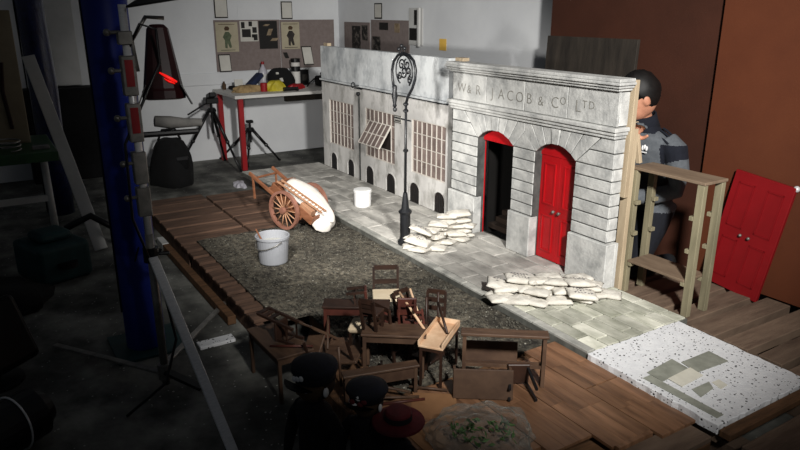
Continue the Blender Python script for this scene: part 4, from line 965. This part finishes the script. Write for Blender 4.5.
# ================================================================ KNEELING PERSON
def person():
    px, py = -2.50, 3.19
    root = thing('person', 'person in a grey and navy tracksuit top kneeling behind the stone front', 'person', (px, py, .121))
    def W(x, y, z): return Vector((x, y, z))
    b = B()
    # torso: loft of ellipses from hips to neck, leaning toward the facade (-y)
    sec = [(.40, .05, .150, .115), (.50, .06, .165, .120), (.60, .05, .165, .115), (.70, .03, .175, .118), (.80, .0, .195, .125), (.88, -.02, .205, .122), (.94, -.035, .185, .105), (.985, -.045, .11, .085), (1.02, -.06, .066, .066), (1.07, -.075, .058, .060)]
    n = 20; rings = []
    for (z, y, rx, ry) in sec: rings.append([b.bm.verts.new((rx*math.cos(2*PI*i/n), y+ry*math.sin(2*PI*i/n), z)) for i in range(n)])
    for p, q in zip(rings, rings[1:]):
        for i in range(n): b.bm.faces.new((p[i], p[(i+1) % n], q[(i+1) % n], q[i]))
    b.bm.faces.new(rings[0][::-1]); b.bm.faces.new(rings[-1])
    hc = Vector((.02, -.125, 1.16)); hm = Matrix.Rotation(R(-34), 3, 'Z') @ rot(24, 0, 0)
    b.ball(hc, .076, .098, .118, hm, 24, 16)                                             # skull
    b.ball(hc + hm @ Vector((0, -.03, -.05)), .060, .068, .075, hm, 20, 12)               # jaw
    b.ball(hc + hm @ Vector((0, -.098, -.022)), .013, .022, .024, hm, 10, 8)              # nose
    b.ball(hc + hm @ Vector((0, -.088, -.072)), .024, .012, .010, hm, 10, 8)              # mouth
    b.ball(hc + hm @ Vector((0, -.078, -.110)), .024, .018, .018, hm, 10, 8)              # chin
    for s in (-1, 1):
        b.ball(hc + hm @ Vector((s*.078, .012, -.02)), .010, .022, .032, hm, 10, 8)       # ears
        b.ball(hc + hm @ Vector((s*.030, -.088, .004)), .020, .010, .007, hm, 10, 8)      # brow
    def limb(pts, rs): b.tube(pts, rs, 14)
    # left arm (viewer's right): upper arm down, forearm forward to the back of the front
    limb([(.15, -.02, .925), (.205, -.01, .88), (.235, .0, .76), (.235, -.01, .66), (.17, -.09, .63), (.09, -.22, .62), (.05, -.28, .63)], [.06, .068, .058, .050, .047, .038, .030])
    limb([(-.15, -.02, .925), (-.20, -.05, .88), (-.23, -.10, .78), (-.16, -.20, .76), (.02, -.28, .85), (.13, -.31, .94)], [.06, .066, .056, .048, .040, .030])
    def hand(c, fwd, up, sd):
        f = Vector(fwd).normalized(); u = Vector(up).normalized(); r_ = f.cross(u).normalized(); u = r_.cross(f)
        M3 = Matrix((r_, f, u)).transposed(); c = Vector(c)
        b.ball(c, .038, .048, .017, M3, 14, 10)
        for k, (dx, ln) in enumerate(((-.030, .060), (-.010, .072), (.010, .068), (.030, .052))):
            p0 = c + M3 @ Vector((dx, .035, 0)); p1 = p0 + M3 @ Vector((dx*.15, ln*.5, -.004)); p2 = p1 + M3 @ Vector((0, ln*.35, -.020)); p3 = p2 + M3 @ Vector((0, ln*.1, -.022))
            b.tube([p0, p1, p2, p3], [.0098, .0092, .0085, .0072], 8)
        q0 = c + M3 @ Vector((sd*.030, -.012, 0)); q1 = q0 + M3 @ Vector((sd*.028, .022, -.008)); q2 = q1 + M3 @ Vector((sd*.008, .028, -.012))
        b.tube([q0, q1, q2], [.013, .011, .0085], 8)
    hand((.035, -.315, .635), (-.5, -.6, .1), (0, 0, 1), 1)
    hand((.16, -.315, .985), (.45, -.1, .8), (-.6, .6, .3), -1)
    # legs: thighs down to knees on the pallet, shins back
    for s in (-1, 1):
        limb([(s*.09, .06, .56), (s*.11, -.02, .42), (s*.12, -.12, .24), (s*.12, -.13, .195), (s*.12, -.04, .185), (s*.11, .14, .175), (s*.11, .20, .175)], [.105, .092, .066, .060, .056, .046, .04])
        limb([(s*.11, .19, .175), (s*.115, .225, .152)], [.042, .026])
    me0 = b.mesh('p', None)
    o = bpy.data.objects.new('body', me0); COL.objects.link(o)
    rm = o.modifiers.new('r', 'REMESH'); rm.mode = 'VOXEL'; rm.voxel_size = .0065
    sm = o.modifiers.new('s', 'SMOOTH'); sm.iterations = 4; sm.factor = .5
    dg = bpy.context.evaluated_depsgraph_get(); me = bpy.data.meshes.new_from_object(o.evaluated_get(dg)); bpy.data.objects.remove(o)
    me.materials.clear()
    for m in ('jacket_grey', 'skin', 'jeans', 'navy', 'black_cloth', 'white_print'): me.materials.append(MATS[m])
    lh, rh_ = Vector((.035, -.315, .635)), Vector((.16, -.315, .985))
    for p in me.polygons:
        p.use_smooth = True; c = p.center; k = 0
        hd = (c-hc).length
        if c.z > 1.035 and hd < .19: k = 1
        elif c.z > .965 and abs(c.x) < .12 and c.y > -.2: k = 3
        elif c.z < .52 and not (c-lh).length < .1: k = 2
        elif (c-lh).length < .085 or (c-rh_).length < .088: k = 1
        elif c.x > .165 and .80 + (c.x-.165)*.4 < c.z < .915: k = 3
        elif c.x < -.165 and .80 < c.z < .915: k = 3
        if k == 2 and c.z < .215 and c.y > .17: k = 4
        p.material_index = k
    body = obj('body', me, root); DZ = -.128
    hb = B(); 
    n1, n2 = 28, 16
    for i in range(0): pass
    hb.ball(hc + hm @ Vector((0, .018, .022)), .086, .104, .118, hm, 28, 18)
    cut = [v for v in hb.bm.verts if (hm.transposed() @ (v.co-hc)).z < .012 - 1.0*max(0, (hm.transposed() @ (v.co-hc)).y)*1.6 - .0 and True]
    cut = []
    for v in hb.bm.verts:
        q = hm.transposed() @ (v.co-hc)
        lim = .050 if q.y < -.055 else max(-.085, .050 - (q.y+.055)*2.0)
        if q.z < lim: cut.append(v)
    bmesh.ops.delete(hb.bm, geom=cut, context='VERTS')
    rnd = random.Random(2)
    for v in hb.bm.verts: v.co += Vector((rnd.uniform(-1, 1), rnd.uniform(-1, 1), rnd.uniform(-1, 1)))*.003
    hh_ = hb.build('hair', 'hair', root, smooth=True); so = hh_.modifiers.new('t', 'SOLIDIFY'); so.thickness = .012
    for s in (-1, 1):
        B().ball(hc + hm @ Vector((s*.030, -.088, -.010)), .011, .008, .007, hm, 10, 8).build('eye', 'puppet_white', root, smooth=True)
    # three stripes over the left shoulder, chest badge, raised collar
    for k in range(3):
        dy = -.012-.022*k
        pts = [(x, -.015+dy, zc+math.sqrt(r_*r_-dy*dy)) for x, zc, r_ in ((.125, .932, .060), (.15, .922, .061), (.175, .905, .064), (.20, .884, .066))]
        B().tube(pts, .0062, 6).build('shoulder_stripe', 'navy', root)
    for s, dz in ((-.016, 0), (0, .006), (.016, 0)): B().ball((.10+s*.8, -.132, .888+dz), .007, .008, .014, u=8, v=6).build('chest_badge', 'white_print', root)
    B().box((.10, -.136, .866), (.034, .008, .006)).build('chest_badge_bar', 'white_print', root)
    cb_ = B(); n = 22
    for (ra, rb, z, y) in ((.080, .082, .985, -.05), (.076, .082, 1.03, -.062), (.072, .080, 1.065, -.07)): pass
    rings = [[cb_.bm.verts.new((ra*math.cos(2*PI*i/n), y+rb*math.sin(2*PI*i/n), z+(.02*math.sin(2*PI*i/n)))) for i in range(n)] for (ra, rb, z, y) in ((.098, .092, .98, -.045), (.086, .088, 1.02, -.058), (.078, .086, 1.055, -.068))]
    for p, q in zip(rings, rings[1:]):
        for i in range(n): cb_.bm.faces.new((p[i], p[(i+1) % n], q[(i+1) % n], q[i]))
    co_ = cb_.build('collar', 'navy', root, smooth=True); so = co_.modifiers.new('t', 'SOLIDIFY'); so.thickness = .008
    for c in root.children: c.location.z = DZ
    return root
person()
# ================================================================ HEAP OF MINIATURE FURNITURE
tag(B().bx(-2.50, -2.03, 1.02, 1.275, 0, .121).build('support_crate', 'beam', bevel=.004), 'low dark base under the near edge of the furniture heap', 'base')
ZR = .1345
GF = 'miniature furniture heaped in the foreground'
def mini_chair(label, m, seat_m, loc, r, sw=.125, sh=.15, bh=.155, slats_=3):
    t = thing('miniature_chair', label, 'chair', loc, r, GF)
    h = sw/2
    B().box((0, 0, sh), (sw, sw, .012)).build('seat', seat_m, t, bevel=.003)
    for sx in (-1, 1):
        B().bar((sx*(h-.008), -h+.008, 0), (sx*(h-.008), -h+.008, sh), .011, .011).build('leg', m, t)
        B().bar((sx*(h-.008), h-.008, 0), (sx*(h-.008), h+.022, sh+bh), .011, .011).build('leg', m, t)
        B().bar((sx*(h-.008), -h+.01, sh*.4), (sx*(h-.008), h-.006, sh*.4), .006, .006).build('stretcher', m, t)
    for k in range(slats_):
        z = sh+bh*(.35+.62*k/max(1, slats_-1)) if slats_ > 1 else sh+bh*.95; y = h-.008+.03*(z/(sh+bh))
        B().box((0, y, z), (sw-.016, .006, .022)).build('back_slat', m, t)
    B().bar((-h+.01, -h+.008, sh*.5), (h-.01, -h+.008, sh*.5), .006, .006).build('stretcher', m, t)
    return t
def mini_table(name, label, cat, m, loc, r, L_, W_, H_, top_m=None, apron=.03, lw=.014, low=True, tt=.010):
    t = thing(name, label, cat, loc, r, GF)
    B().bx(-L_/2, L_/2, -W_/2, W_/2, H_-tt, H_).build('top', top_m or m, t, bevel=.002)
    for sx in (-1, 1):
        for sy in (-1, 1): B().bar((sx*(L_/2-lw), sy*(W_/2-lw), 0), (sx*(L_/2-lw), sy*(W_/2-lw), H_-tt), lw, lw).build('leg', m, t)
    if apron:
        for sy in (-1, 1): B().bx(-L_/2+lw, L_/2-lw, sy*(W_/2-lw)-.004, sy*(W_/2-lw)+.004, H_-tt-apron, H_-tt).build('apron', m, t)
        for sx in (-1, 1): B().bx(sx*(L_/2-lw)-.004, sx*(L_/2-lw)+.004, -W_/2+lw, W_/2-lw, H_-tt-apron, H_-tt).build('apron', m, t)
    if low:
        for sy in (-1, 1): B().bx(-L_/2+lw, L_/2-lw, sy*(W_/2-lw)-.004, sy*(W_/2-lw)+.004, H_*.35, H_*.35+.012).build('stretcher', m, t)
    return t
mini_table('miniature_table', 'dull brown miniature table at the left end of the furniture heap', 'table', 'mini_brown', (-2.57, .965, 0), (0, 0, 2), .34, .17, .22, low=False)
mini_chair('dark miniature chair lying on the left brown table', 'mini_dark', 'mini_dark', (-2.48, 1.02, .266), (90, 0, -62), .085, .095, .10)
mini_table('miniature_bench', 'narrow dark red miniature bench at the back of the heap', 'bench', 'mini_red', (-2.47, 1.30, ZR), (0, 0, 56), .30, .095, .215, 'mini_dark', .035, low=False)
mini_chair('upright miniature chair with a cream seat behind the dark bench', 'mini_dark', 'mini_cream', (-2.50, 1.475, ZR), (0, 0, 62), .13, .20, .11, 2)
t = thing('fallen_table_top', 'loose brown table top sloping in the middle of the heap', 'table top', (-2.375, 1.165, .165), (9, -12, 40), GF)
B().box((0, 0, .03), (.24, .19, .012)).build('board', 'mini_brown', t, bevel=.002); B().box((0, .07, .016), (.20, .010, .016)).build('batten', 'mini_brown', t)
for (x, y) in ((-.10, -.08), (.10, -.08)): B().bar((x, y, .03), (x, y, .13), .010, .010).build('leg', 'mini_dark', t)
t = thing('miniature_stool', 'miniature stool with a plump cream cushion in the heap', 'stool', (-2.345, 1.245, ZR), (0, 0, 30), GF)
B().box((0, 0, .17), (.085, .075, .028), rot(28, -12, 0)).build('cushion', 'mini_cream', t, bevel=.010, seg=2)
for (x, y) in ((-.032, -.028), (.032, -.028), (-.032, .028), (.032, .028)): B().bar((x, y, 0), (x*.9, y*.9, .155), .009, .009).build('leg', 'mini_dark', t)
mini_table('miniature_table', 'small brown miniature table in the centre of the heap', 'table', 'mini_brown', (-2.19, 1.33, ZR), (0, 0, 53), .27, .12, .195, low=False)
mini_table('miniature_bench', 'long plank-sided miniature bench in front of the heap', 'bench', 'mini_brown', (-2.05, 1.18, ZR), (0, 0, 76), .31, .05, .125, apron=.05, low=False)
t = mini_table('tray_table', 'pale lit miniature tray table beside the big trestle', 'table', 'mini_dark', (-2.07, 1.475, ZR), (0, 0, 127), .24, .105, .185, 'mini_pale', .016, .010, False)
for sy in (-1, 1): B().bx(-.12, .12, sy*.05-.003, sy*.05+.003, .1855, .205).build('rim', 'mini_pale', t)
B().bx(.114, .12, -.047, .047, .1855, .205).build('rim', 'mini_pale', t)
mini_chair('ladder-back miniature chair leaning beside the pale tray table', 'mini_dark', 'mini_dark', (-2.29, 1.59, ZR), (0, 0, 40), .10, .12, .125)
mini_chair('ladder-back miniature chair nearest the gritty road', 'mini_dark', 'mini_red', (-2.375, 1.53, ZR), (0, 0, 100), .10, .12, .115)
mini_chair('miniature chair tipped backwards among the ladder-backs', 'mini_dark', 'mini_dark', (-2.33, 1.44, ZR+.05), (-75, 0, 75), .10, .11, .11)
mini_chair('maroon slatted miniature chair lying on the centre table', 'mini_red', 'mini_red', (-2.20, 1.40, .330+.03), (-82, 0, 60), .085, .09, .095)
mini_chair('dark miniature chair squeezed behind the centre table', 'mini_dark', 'mini_brown', (-2.30, 1.40, ZR), (0, 0, 190), .105, .13, .13)
mini_chair('dark miniature chair upside down in the heap', 'mini_dark', 'mini_dark', (-2.19, 1.50, ZR+.155), (180, 0, 20), .11, .13, .02, 1)
for lb_, p0, p1, m in (('thin pale stick rising from the pale tray table', (-2.13, 1.44, .325), (-2.33, 1.44, .42), 'mini_pale'), ('thin dark stick crossing the pale tray table', (-2.05, 1.50, .325), (-2.19, 1.55, .40), 'mini_dark'),
                 ('thin stick lying at an angle in the front of the heap', (-1.98, 1.27, .16), (-2.13, 1.10, .19), 'mini_brown'), ('second thin stick in the front of the heap', (-1.955, 1.30, .142), (-2.06, 1.10, .146), 'mini_brown'),
                 ('broken chair leg on the boards behind the navy cap', (-1.93, 1.31, .142), (-1.99, 1.14, .142), 'mini_red'), ('upright thin post beside the cap and brown table', (-2.22, 1.09, .122), (-2.225, 1.085, .30), 'mini_brown')):
    o = B().tube([p0, p1], .006, 7).build('furniture_stick', m, smooth=True); tag(o, lb_, 'stick', GF)
for lb_, p0, p1, m in (('dark post sticking straight up behind the pale tray table', (-2.23, 1.58, ZR+.005), (-2.24, 1.585, .42), 'mini_dark'), ('second dark post sticking up behind the pale tray table', (-2.27, 1.545, ZR+.005), (-2.28, 1.55, .39), 'mini_dark'),
                 ('dark rod slanting across the ladder-back chairs', (-2.30, 1.49, .15), (-2.44, 1.47, .36), 'mini_dark'), ('pale rod slanting beside the ladder-back chairs', (-2.20, 1.53, .15), (-2.40, 1.54, .39), 'mini_pale'),
                 ('dark rod lying over the left brown table', (-2.40, 1.05, .235), (-2.51, .90, .228), 'mini_red'), ('brown rod lying beside the dark red bench', (-2.36, 1.10, .225), (-2.56, 1.20, .30), 'mini_brown'),
                 ('dark rod poking out under the centre table', (-2.12, 1.22, .145), (-2.25, 1.30, .16), 'mini_dark'), ('brown rod on the boards beside the drawer', (-1.93, 1.42, .146), (-2.03, 1.30, .150), 'mini_brown')):
    o = B().tube([p0, p1], .0055, 7).build('furniture_stick', m, smooth=True); tag(o, lb_, 'stick', GF)
mini_chair('small dark chair lying on its back on the dark red bench', 'mini_dark', 'mini_red', (-2.50, 1.27, .372), (-85, 0, 330), .075, .085, .08)
mini_chair('small dark chair perched at the left of the centre table', 'mini_dark', 'mini_dark', (-2.25, 1.26, .330), (0, 0, 215), .075, .075, .07)
mini_chair('brown chair tipped forward behind the fallen table top', 'mini_brown', 'mini_brown', (-2.49, 1.17, ZR+.035), (62, 0, 20), .09, .10, .09)
t = thing('slatted_chair_back', 'broken maroon slatted chair back lying in the heap', 'chair back', (-2.26, 1.47, .30), (-60, 10, 70), GF)
for sx in (-1, 1): B().bx(sx*.045-.005, sx*.045+.005, -.005, .005, -.06, .07).build('post', 'mini_red', t)
for k in range(4): B().bx(-.045, .045, -.003, .003, -.045+.03*k, -.03+.03*k).build('slat', 'mini_red', t)
mini_table('trestle_bench', 'large brown trestle bench standing on the floorboards', 'bench', 'mini_brown', (-1.872, 1.655, ZR), (0, 0, 52.8), .35, .058, .232, None, .0, .015, True, .012)
t = thing('drawer_panel', 'brown upturned drawer leaning in front of the trestle bench', 'drawer', (-1.825, 1.515, ZR), (0, 0, 54.7), GF)
B().box((0, 0, .062), (.235, .012, .122), rot(-9, 0, 0)).build('front', 'mini_brown', t, bevel=.002)
B().box((-.112, .045, .05), (.01, .085, .09)).build('side', 'mini_brown', t); B().box((.112, .045, .05), (.01, .085, .09)).build('side', 'mini_brown', t)
t = thing('table_leaf', 'brown table leaf standing behind the trestle bench', 'table leaf', (-2.02, 1.71, ZR), (0, 0, 54), GF)
B().box((0, 0, .055), (.23, .012, .11), rot(-6, 0, 0)).build('board', 'mini_brown', t, bevel=.002); B().box((0, .012, .02), (.20, .012, .02)).build('batten', 'mini_dark', t)
t = thing('tipped_stool', 'black stool tipped over under the trestle bench end', 'stool', (-1.80, 1.68, ZR), (0, 0, -32), GF)
B().box((-.03, .0, .055), (.014, .09, .10), rot(0, 12, 0)).build('seat', 'mini_dark', t, bevel=.003)
for (y, z) in ((-.035, .012), (.035, .012), (-.035, .09), (.035, .09)): B().bar((-.03, y, z), (.10, y*1.5, z*.6+.004), .010, .010).build('leg', 'black_plastic', t)
tag(B().slab([(-2.0, 1.30), (-1.87, 1.20), (-1.74, 1.33), (-1.90, 1.44)], .1345, .1375).build('cardboard_sheet', 'cardboard'), 'light brown card sheet lying in front of the heap', 'card')
tag(B().slab([(-1.83, 1.13), (-1.62, 1.13), (-1.66, 1.24), (-1.80, 1.24)], .1345, .137).build('cardboard_sheet', 'cardboard'), 'light brown card sheet beside the red hat', 'card')

# ================================================================ PUPPETS WITH HATS (seen from above in the near dark)
def puppet(label, loc, rz, h, head_r, hat):
    t = thing('puppet', label, 'puppet', loc, (0, 0, rz)); s = h/.5
    b = B(); n = 16; rings = []
    for (z, rx, ry) in ((.0, .055, .045), (.06, .065, .05), (.16, .07, .05), (.24, .068, .048), (.30, .078, .05), (.335, .07, .045), (.355, .03, .028), (.40, .026, .026)):
        rings.append([b.bm.verts.new((rx*s*math.cos(2*PI*i/n), ry*s*math.sin(2*PI*i/n), z*s)) for i in range(n)])
    for p, q in zip(rings, rings[1:]):
        for i in range(n): b.bm.faces.new((p[i], p[(i+1) % n], q[(i+1) % n], q[i]))
    b.bm.faces.new(rings[0][::-1]); b.bm.faces.new(rings[-1])
    for sx in (-1, 1):
        b.tube([Vector((sx*.06, 0, .32))*s, Vector((sx*.10, .005, .27))*s, Vector((sx*.105, -.02, .20))*s, Vector((sx*.09, -.05, .15))*s], [.028*s, .026*s, .022*s, .016*s], 10)
        b.ball(Vector((sx*.088, -.058, .135))*s, .016*s, .02*s, .02*s, None, 10, 8)
        for k in range(4): b.tube([Vector((sx*(.078+.007*k), -.062, .128))*s, Vector((sx*(.078+.007*k), -.072, .105-.003*(k % 2)))*s], .0045*s, 6)
        b.tube([Vector((sx*.072, -.06, .138))*s, Vector((sx*.062, -.075, .122))*s], .005*s, 6)
    hc = Vector((0, 0, .37*s+head_r*.8))
    b.ball(hc, head_r*.85, head_r*.95, head_r, None, 18, 12); b.ball(hc + Vector((0, -head_r*.98, -head_r*.05)), head_r*.13, head_r*.2, head_r*.2, None, 8, 6)
    me0 = b.mesh('p'); o = bpy.data.objects.new('x', me0); COL.objects.link(o)
    m = o.modifiers.new('r', 'REMESH'); m.mode = 'VOXEL'; m.voxel_size = .005
    m = o.modifiers.new('s', 'SMOOTH'); m.iterations = 3
    me = bpy.data.meshes.new_from_object(o.evaluated_get(bpy.context.evaluated_depsgraph_get())); bpy.data.objects.remove(o)
    me.materials.clear(); me.materials.append(MATS['puppet_coat']); me.materials.append(MATS['figure_brown'])
    for p in me.polygons:
        p.use_smooth = True; p.material_index = 1 if p.center.z > .372*s else 0
    obj('body', me, t)
    hb = B().ball(hc + Vector((0, head_r*.12, head_r*.05)), head_r*.98, head_r*1.0, head_r*1.02, None, 20, 14)
    bmesh.ops.delete(hb.bm, geom=[v for v in hb.bm.verts if (v.co-hc).y < -head_r*.45 and (v.co-hc).z < head_r*.55 or (v.co-hc).z < -head_r*.75], context='VERTS')
    hb.build('hair', 'puppet_hair', t, smooth=True)
    for sx in (-1, 1):
        B().ball(hc + Vector((sx*head_r*.97, -.01*s, -head_r*.15)), head_r*.10, head_r*.18, head_r*.26, None, 8, 6).build('ear', 'puppet_white', t, smooth=True)
        B().ball(hc + Vector((sx*head_r*.32, -head_r*.86, .0)), head_r*.13, head_r*.08, head_r*.10, None, 8, 6).build('eye', 'puppet_white', t, smooth=True)
    if hat == 'cap':
        c = B().lathe([(head_r*1.04, .0), (head_r*1.06, head_r*.25), (head_r*1.16, head_r*.5), (head_r*1.12, head_r*.72), (head_r*.7, head_r*.86), (.004, head_r*.9)], hc + Vector((0, head_r*.1, head_r*.28)), 22).build('cap', 'puppet_cap', t, smooth=True)
        B().slab([(head_r*1.1*math.sin(a), -head_r*.55-head_r*.95*math.cos(a)) for a in [R(-62+12.4*k) for k in range(11)]], hc.z+head_r*.26, hc.z+head_r*.30).build('visor', 'black_gloss', c)
        cc = hc + Vector((0, -head_r*1.0, head_r*.62))
        for k in range(3): B().ball(cc + Vector((-.018+.016*k, 0, .006*(k-1))), .010, .006, .011, None, 8, 6).build('cap_badge', 'puppet_white', c)
    elif hat == 'badge_cap':
        c = B().lathe([(head_r*1.06, .0), (head_r*1.12, head_r*.3), (head_r*1.28, head_r*.5), (head_r*1.2, head_r*.7), (head_r*.7, head_r*.84), (.004, head_r*.88)], hc + Vector((0, head_r*.1, head_r*.26)), 22).build('cap', 'puppet_cap', t, smooth=True)
        B().slab([(head_r*1.1*math.sin(a), -head_r*.55-head_r*.95*math.cos(a)) for a in [R(-62+12.4*k) for k in range(11)]], hc.z+head_r*.24, hc.z+head_r*.28).build('visor', 'black_gloss', c)
        cc = hc + Vector((0, -head_r*1.06, head_r*.58))
        for dx, dz, m in ((-.022, -.008, 'hat_red'), (.0, .010, 'puppet_white'), (.020, .0, 'hat_red'), (-.014, -.020, 'puppet_white'), (.006, -.012, 'hat_red')): B().ball(cc + Vector((dx, 0, dz)), .011, .006, .010, None, 8, 6).build('cap_badge', m, c)
    else:
        c = B().lathe([(head_r*1.9, -.004), (head_r*1.95, .0), (head_r*1.9, .006), (head_r*1.0, .010), (head_r*.98, head_r*.8), (head_r*.85, head_r*.95), (.004, head_r*.98)], hc + Vector((0, 0, head_r*.3)), 28).build('felt_hat', 'hat_red', t, smooth=False)
        B().lathe([(head_r*1.02, .012), (head_r*1.02, .03)], hc + Vector((0, 0, head_r*.3)), 24).build('hat_band', 'puppet_coat', c)
    return t
puppet('puppet in a dark coat and peaked cap with a pale badge', (-1.835, .80, 0), 20, .50, .068, 'cap')
puppet('puppet in a dark cap with red and white badges', (-1.72, .935, 0), 35, .44, .056, 'badge_cap')
puppet('puppet wearing a wide-brimmed dark red hat', (-1.625, 1.0, 0), 200, .37, .045, 'hat')

# ================================================================ PLASTIC BAG
pg = thing('plastic_bag', 'crumpled clear plastic bag of greenery on the floorboards', 'bag', (-1.60, 1.335, .1375), (0, 0, 58))
def crumple():
    from mathutils import noise
    b = B(); bmesh.ops.create_icosphere(b.bm, subdivisions=4, radius=1)
    for v in b.bm.verts:
        p = v.co.copy(); d = noise.fractal(p*1.6, 1, 2, 2)*.16 + abs(noise.noise(p*3.2+Vector((3, 1, 2))))*.22
        v.co = Vector((p.x*.185, p.y*.115, max(p.z, -.25)*.10+.025))*(1+d)
        v.co.z = max(v.co.z, .001)
    return b
crumple().build('film', 'clear_bag', pg, smooth=False)
rnd = random.Random(4)
lv = B()
for k in range(90):
    c = Vector((rnd.uniform(-.11, .11), rnd.uniform(-.06, .06), rnd.uniform(.012, .075))); mm = Euler((rnd.uniform(0, 6), rnd.uniform(0, 6), rnd.uniform(0, 6))).to_matrix()
    lv._add([c + mm @ Vector(q)*rnd.uniform(.010, .020) for q in ((0, -1, 0), (.4, 0, .1), (0, 1, 0), (-.4, 0, .1))], [(0, 1, 2, 3)])
o = lv.build('greenery', 'leaf_green', pg); o['kind'] = 'stuff'
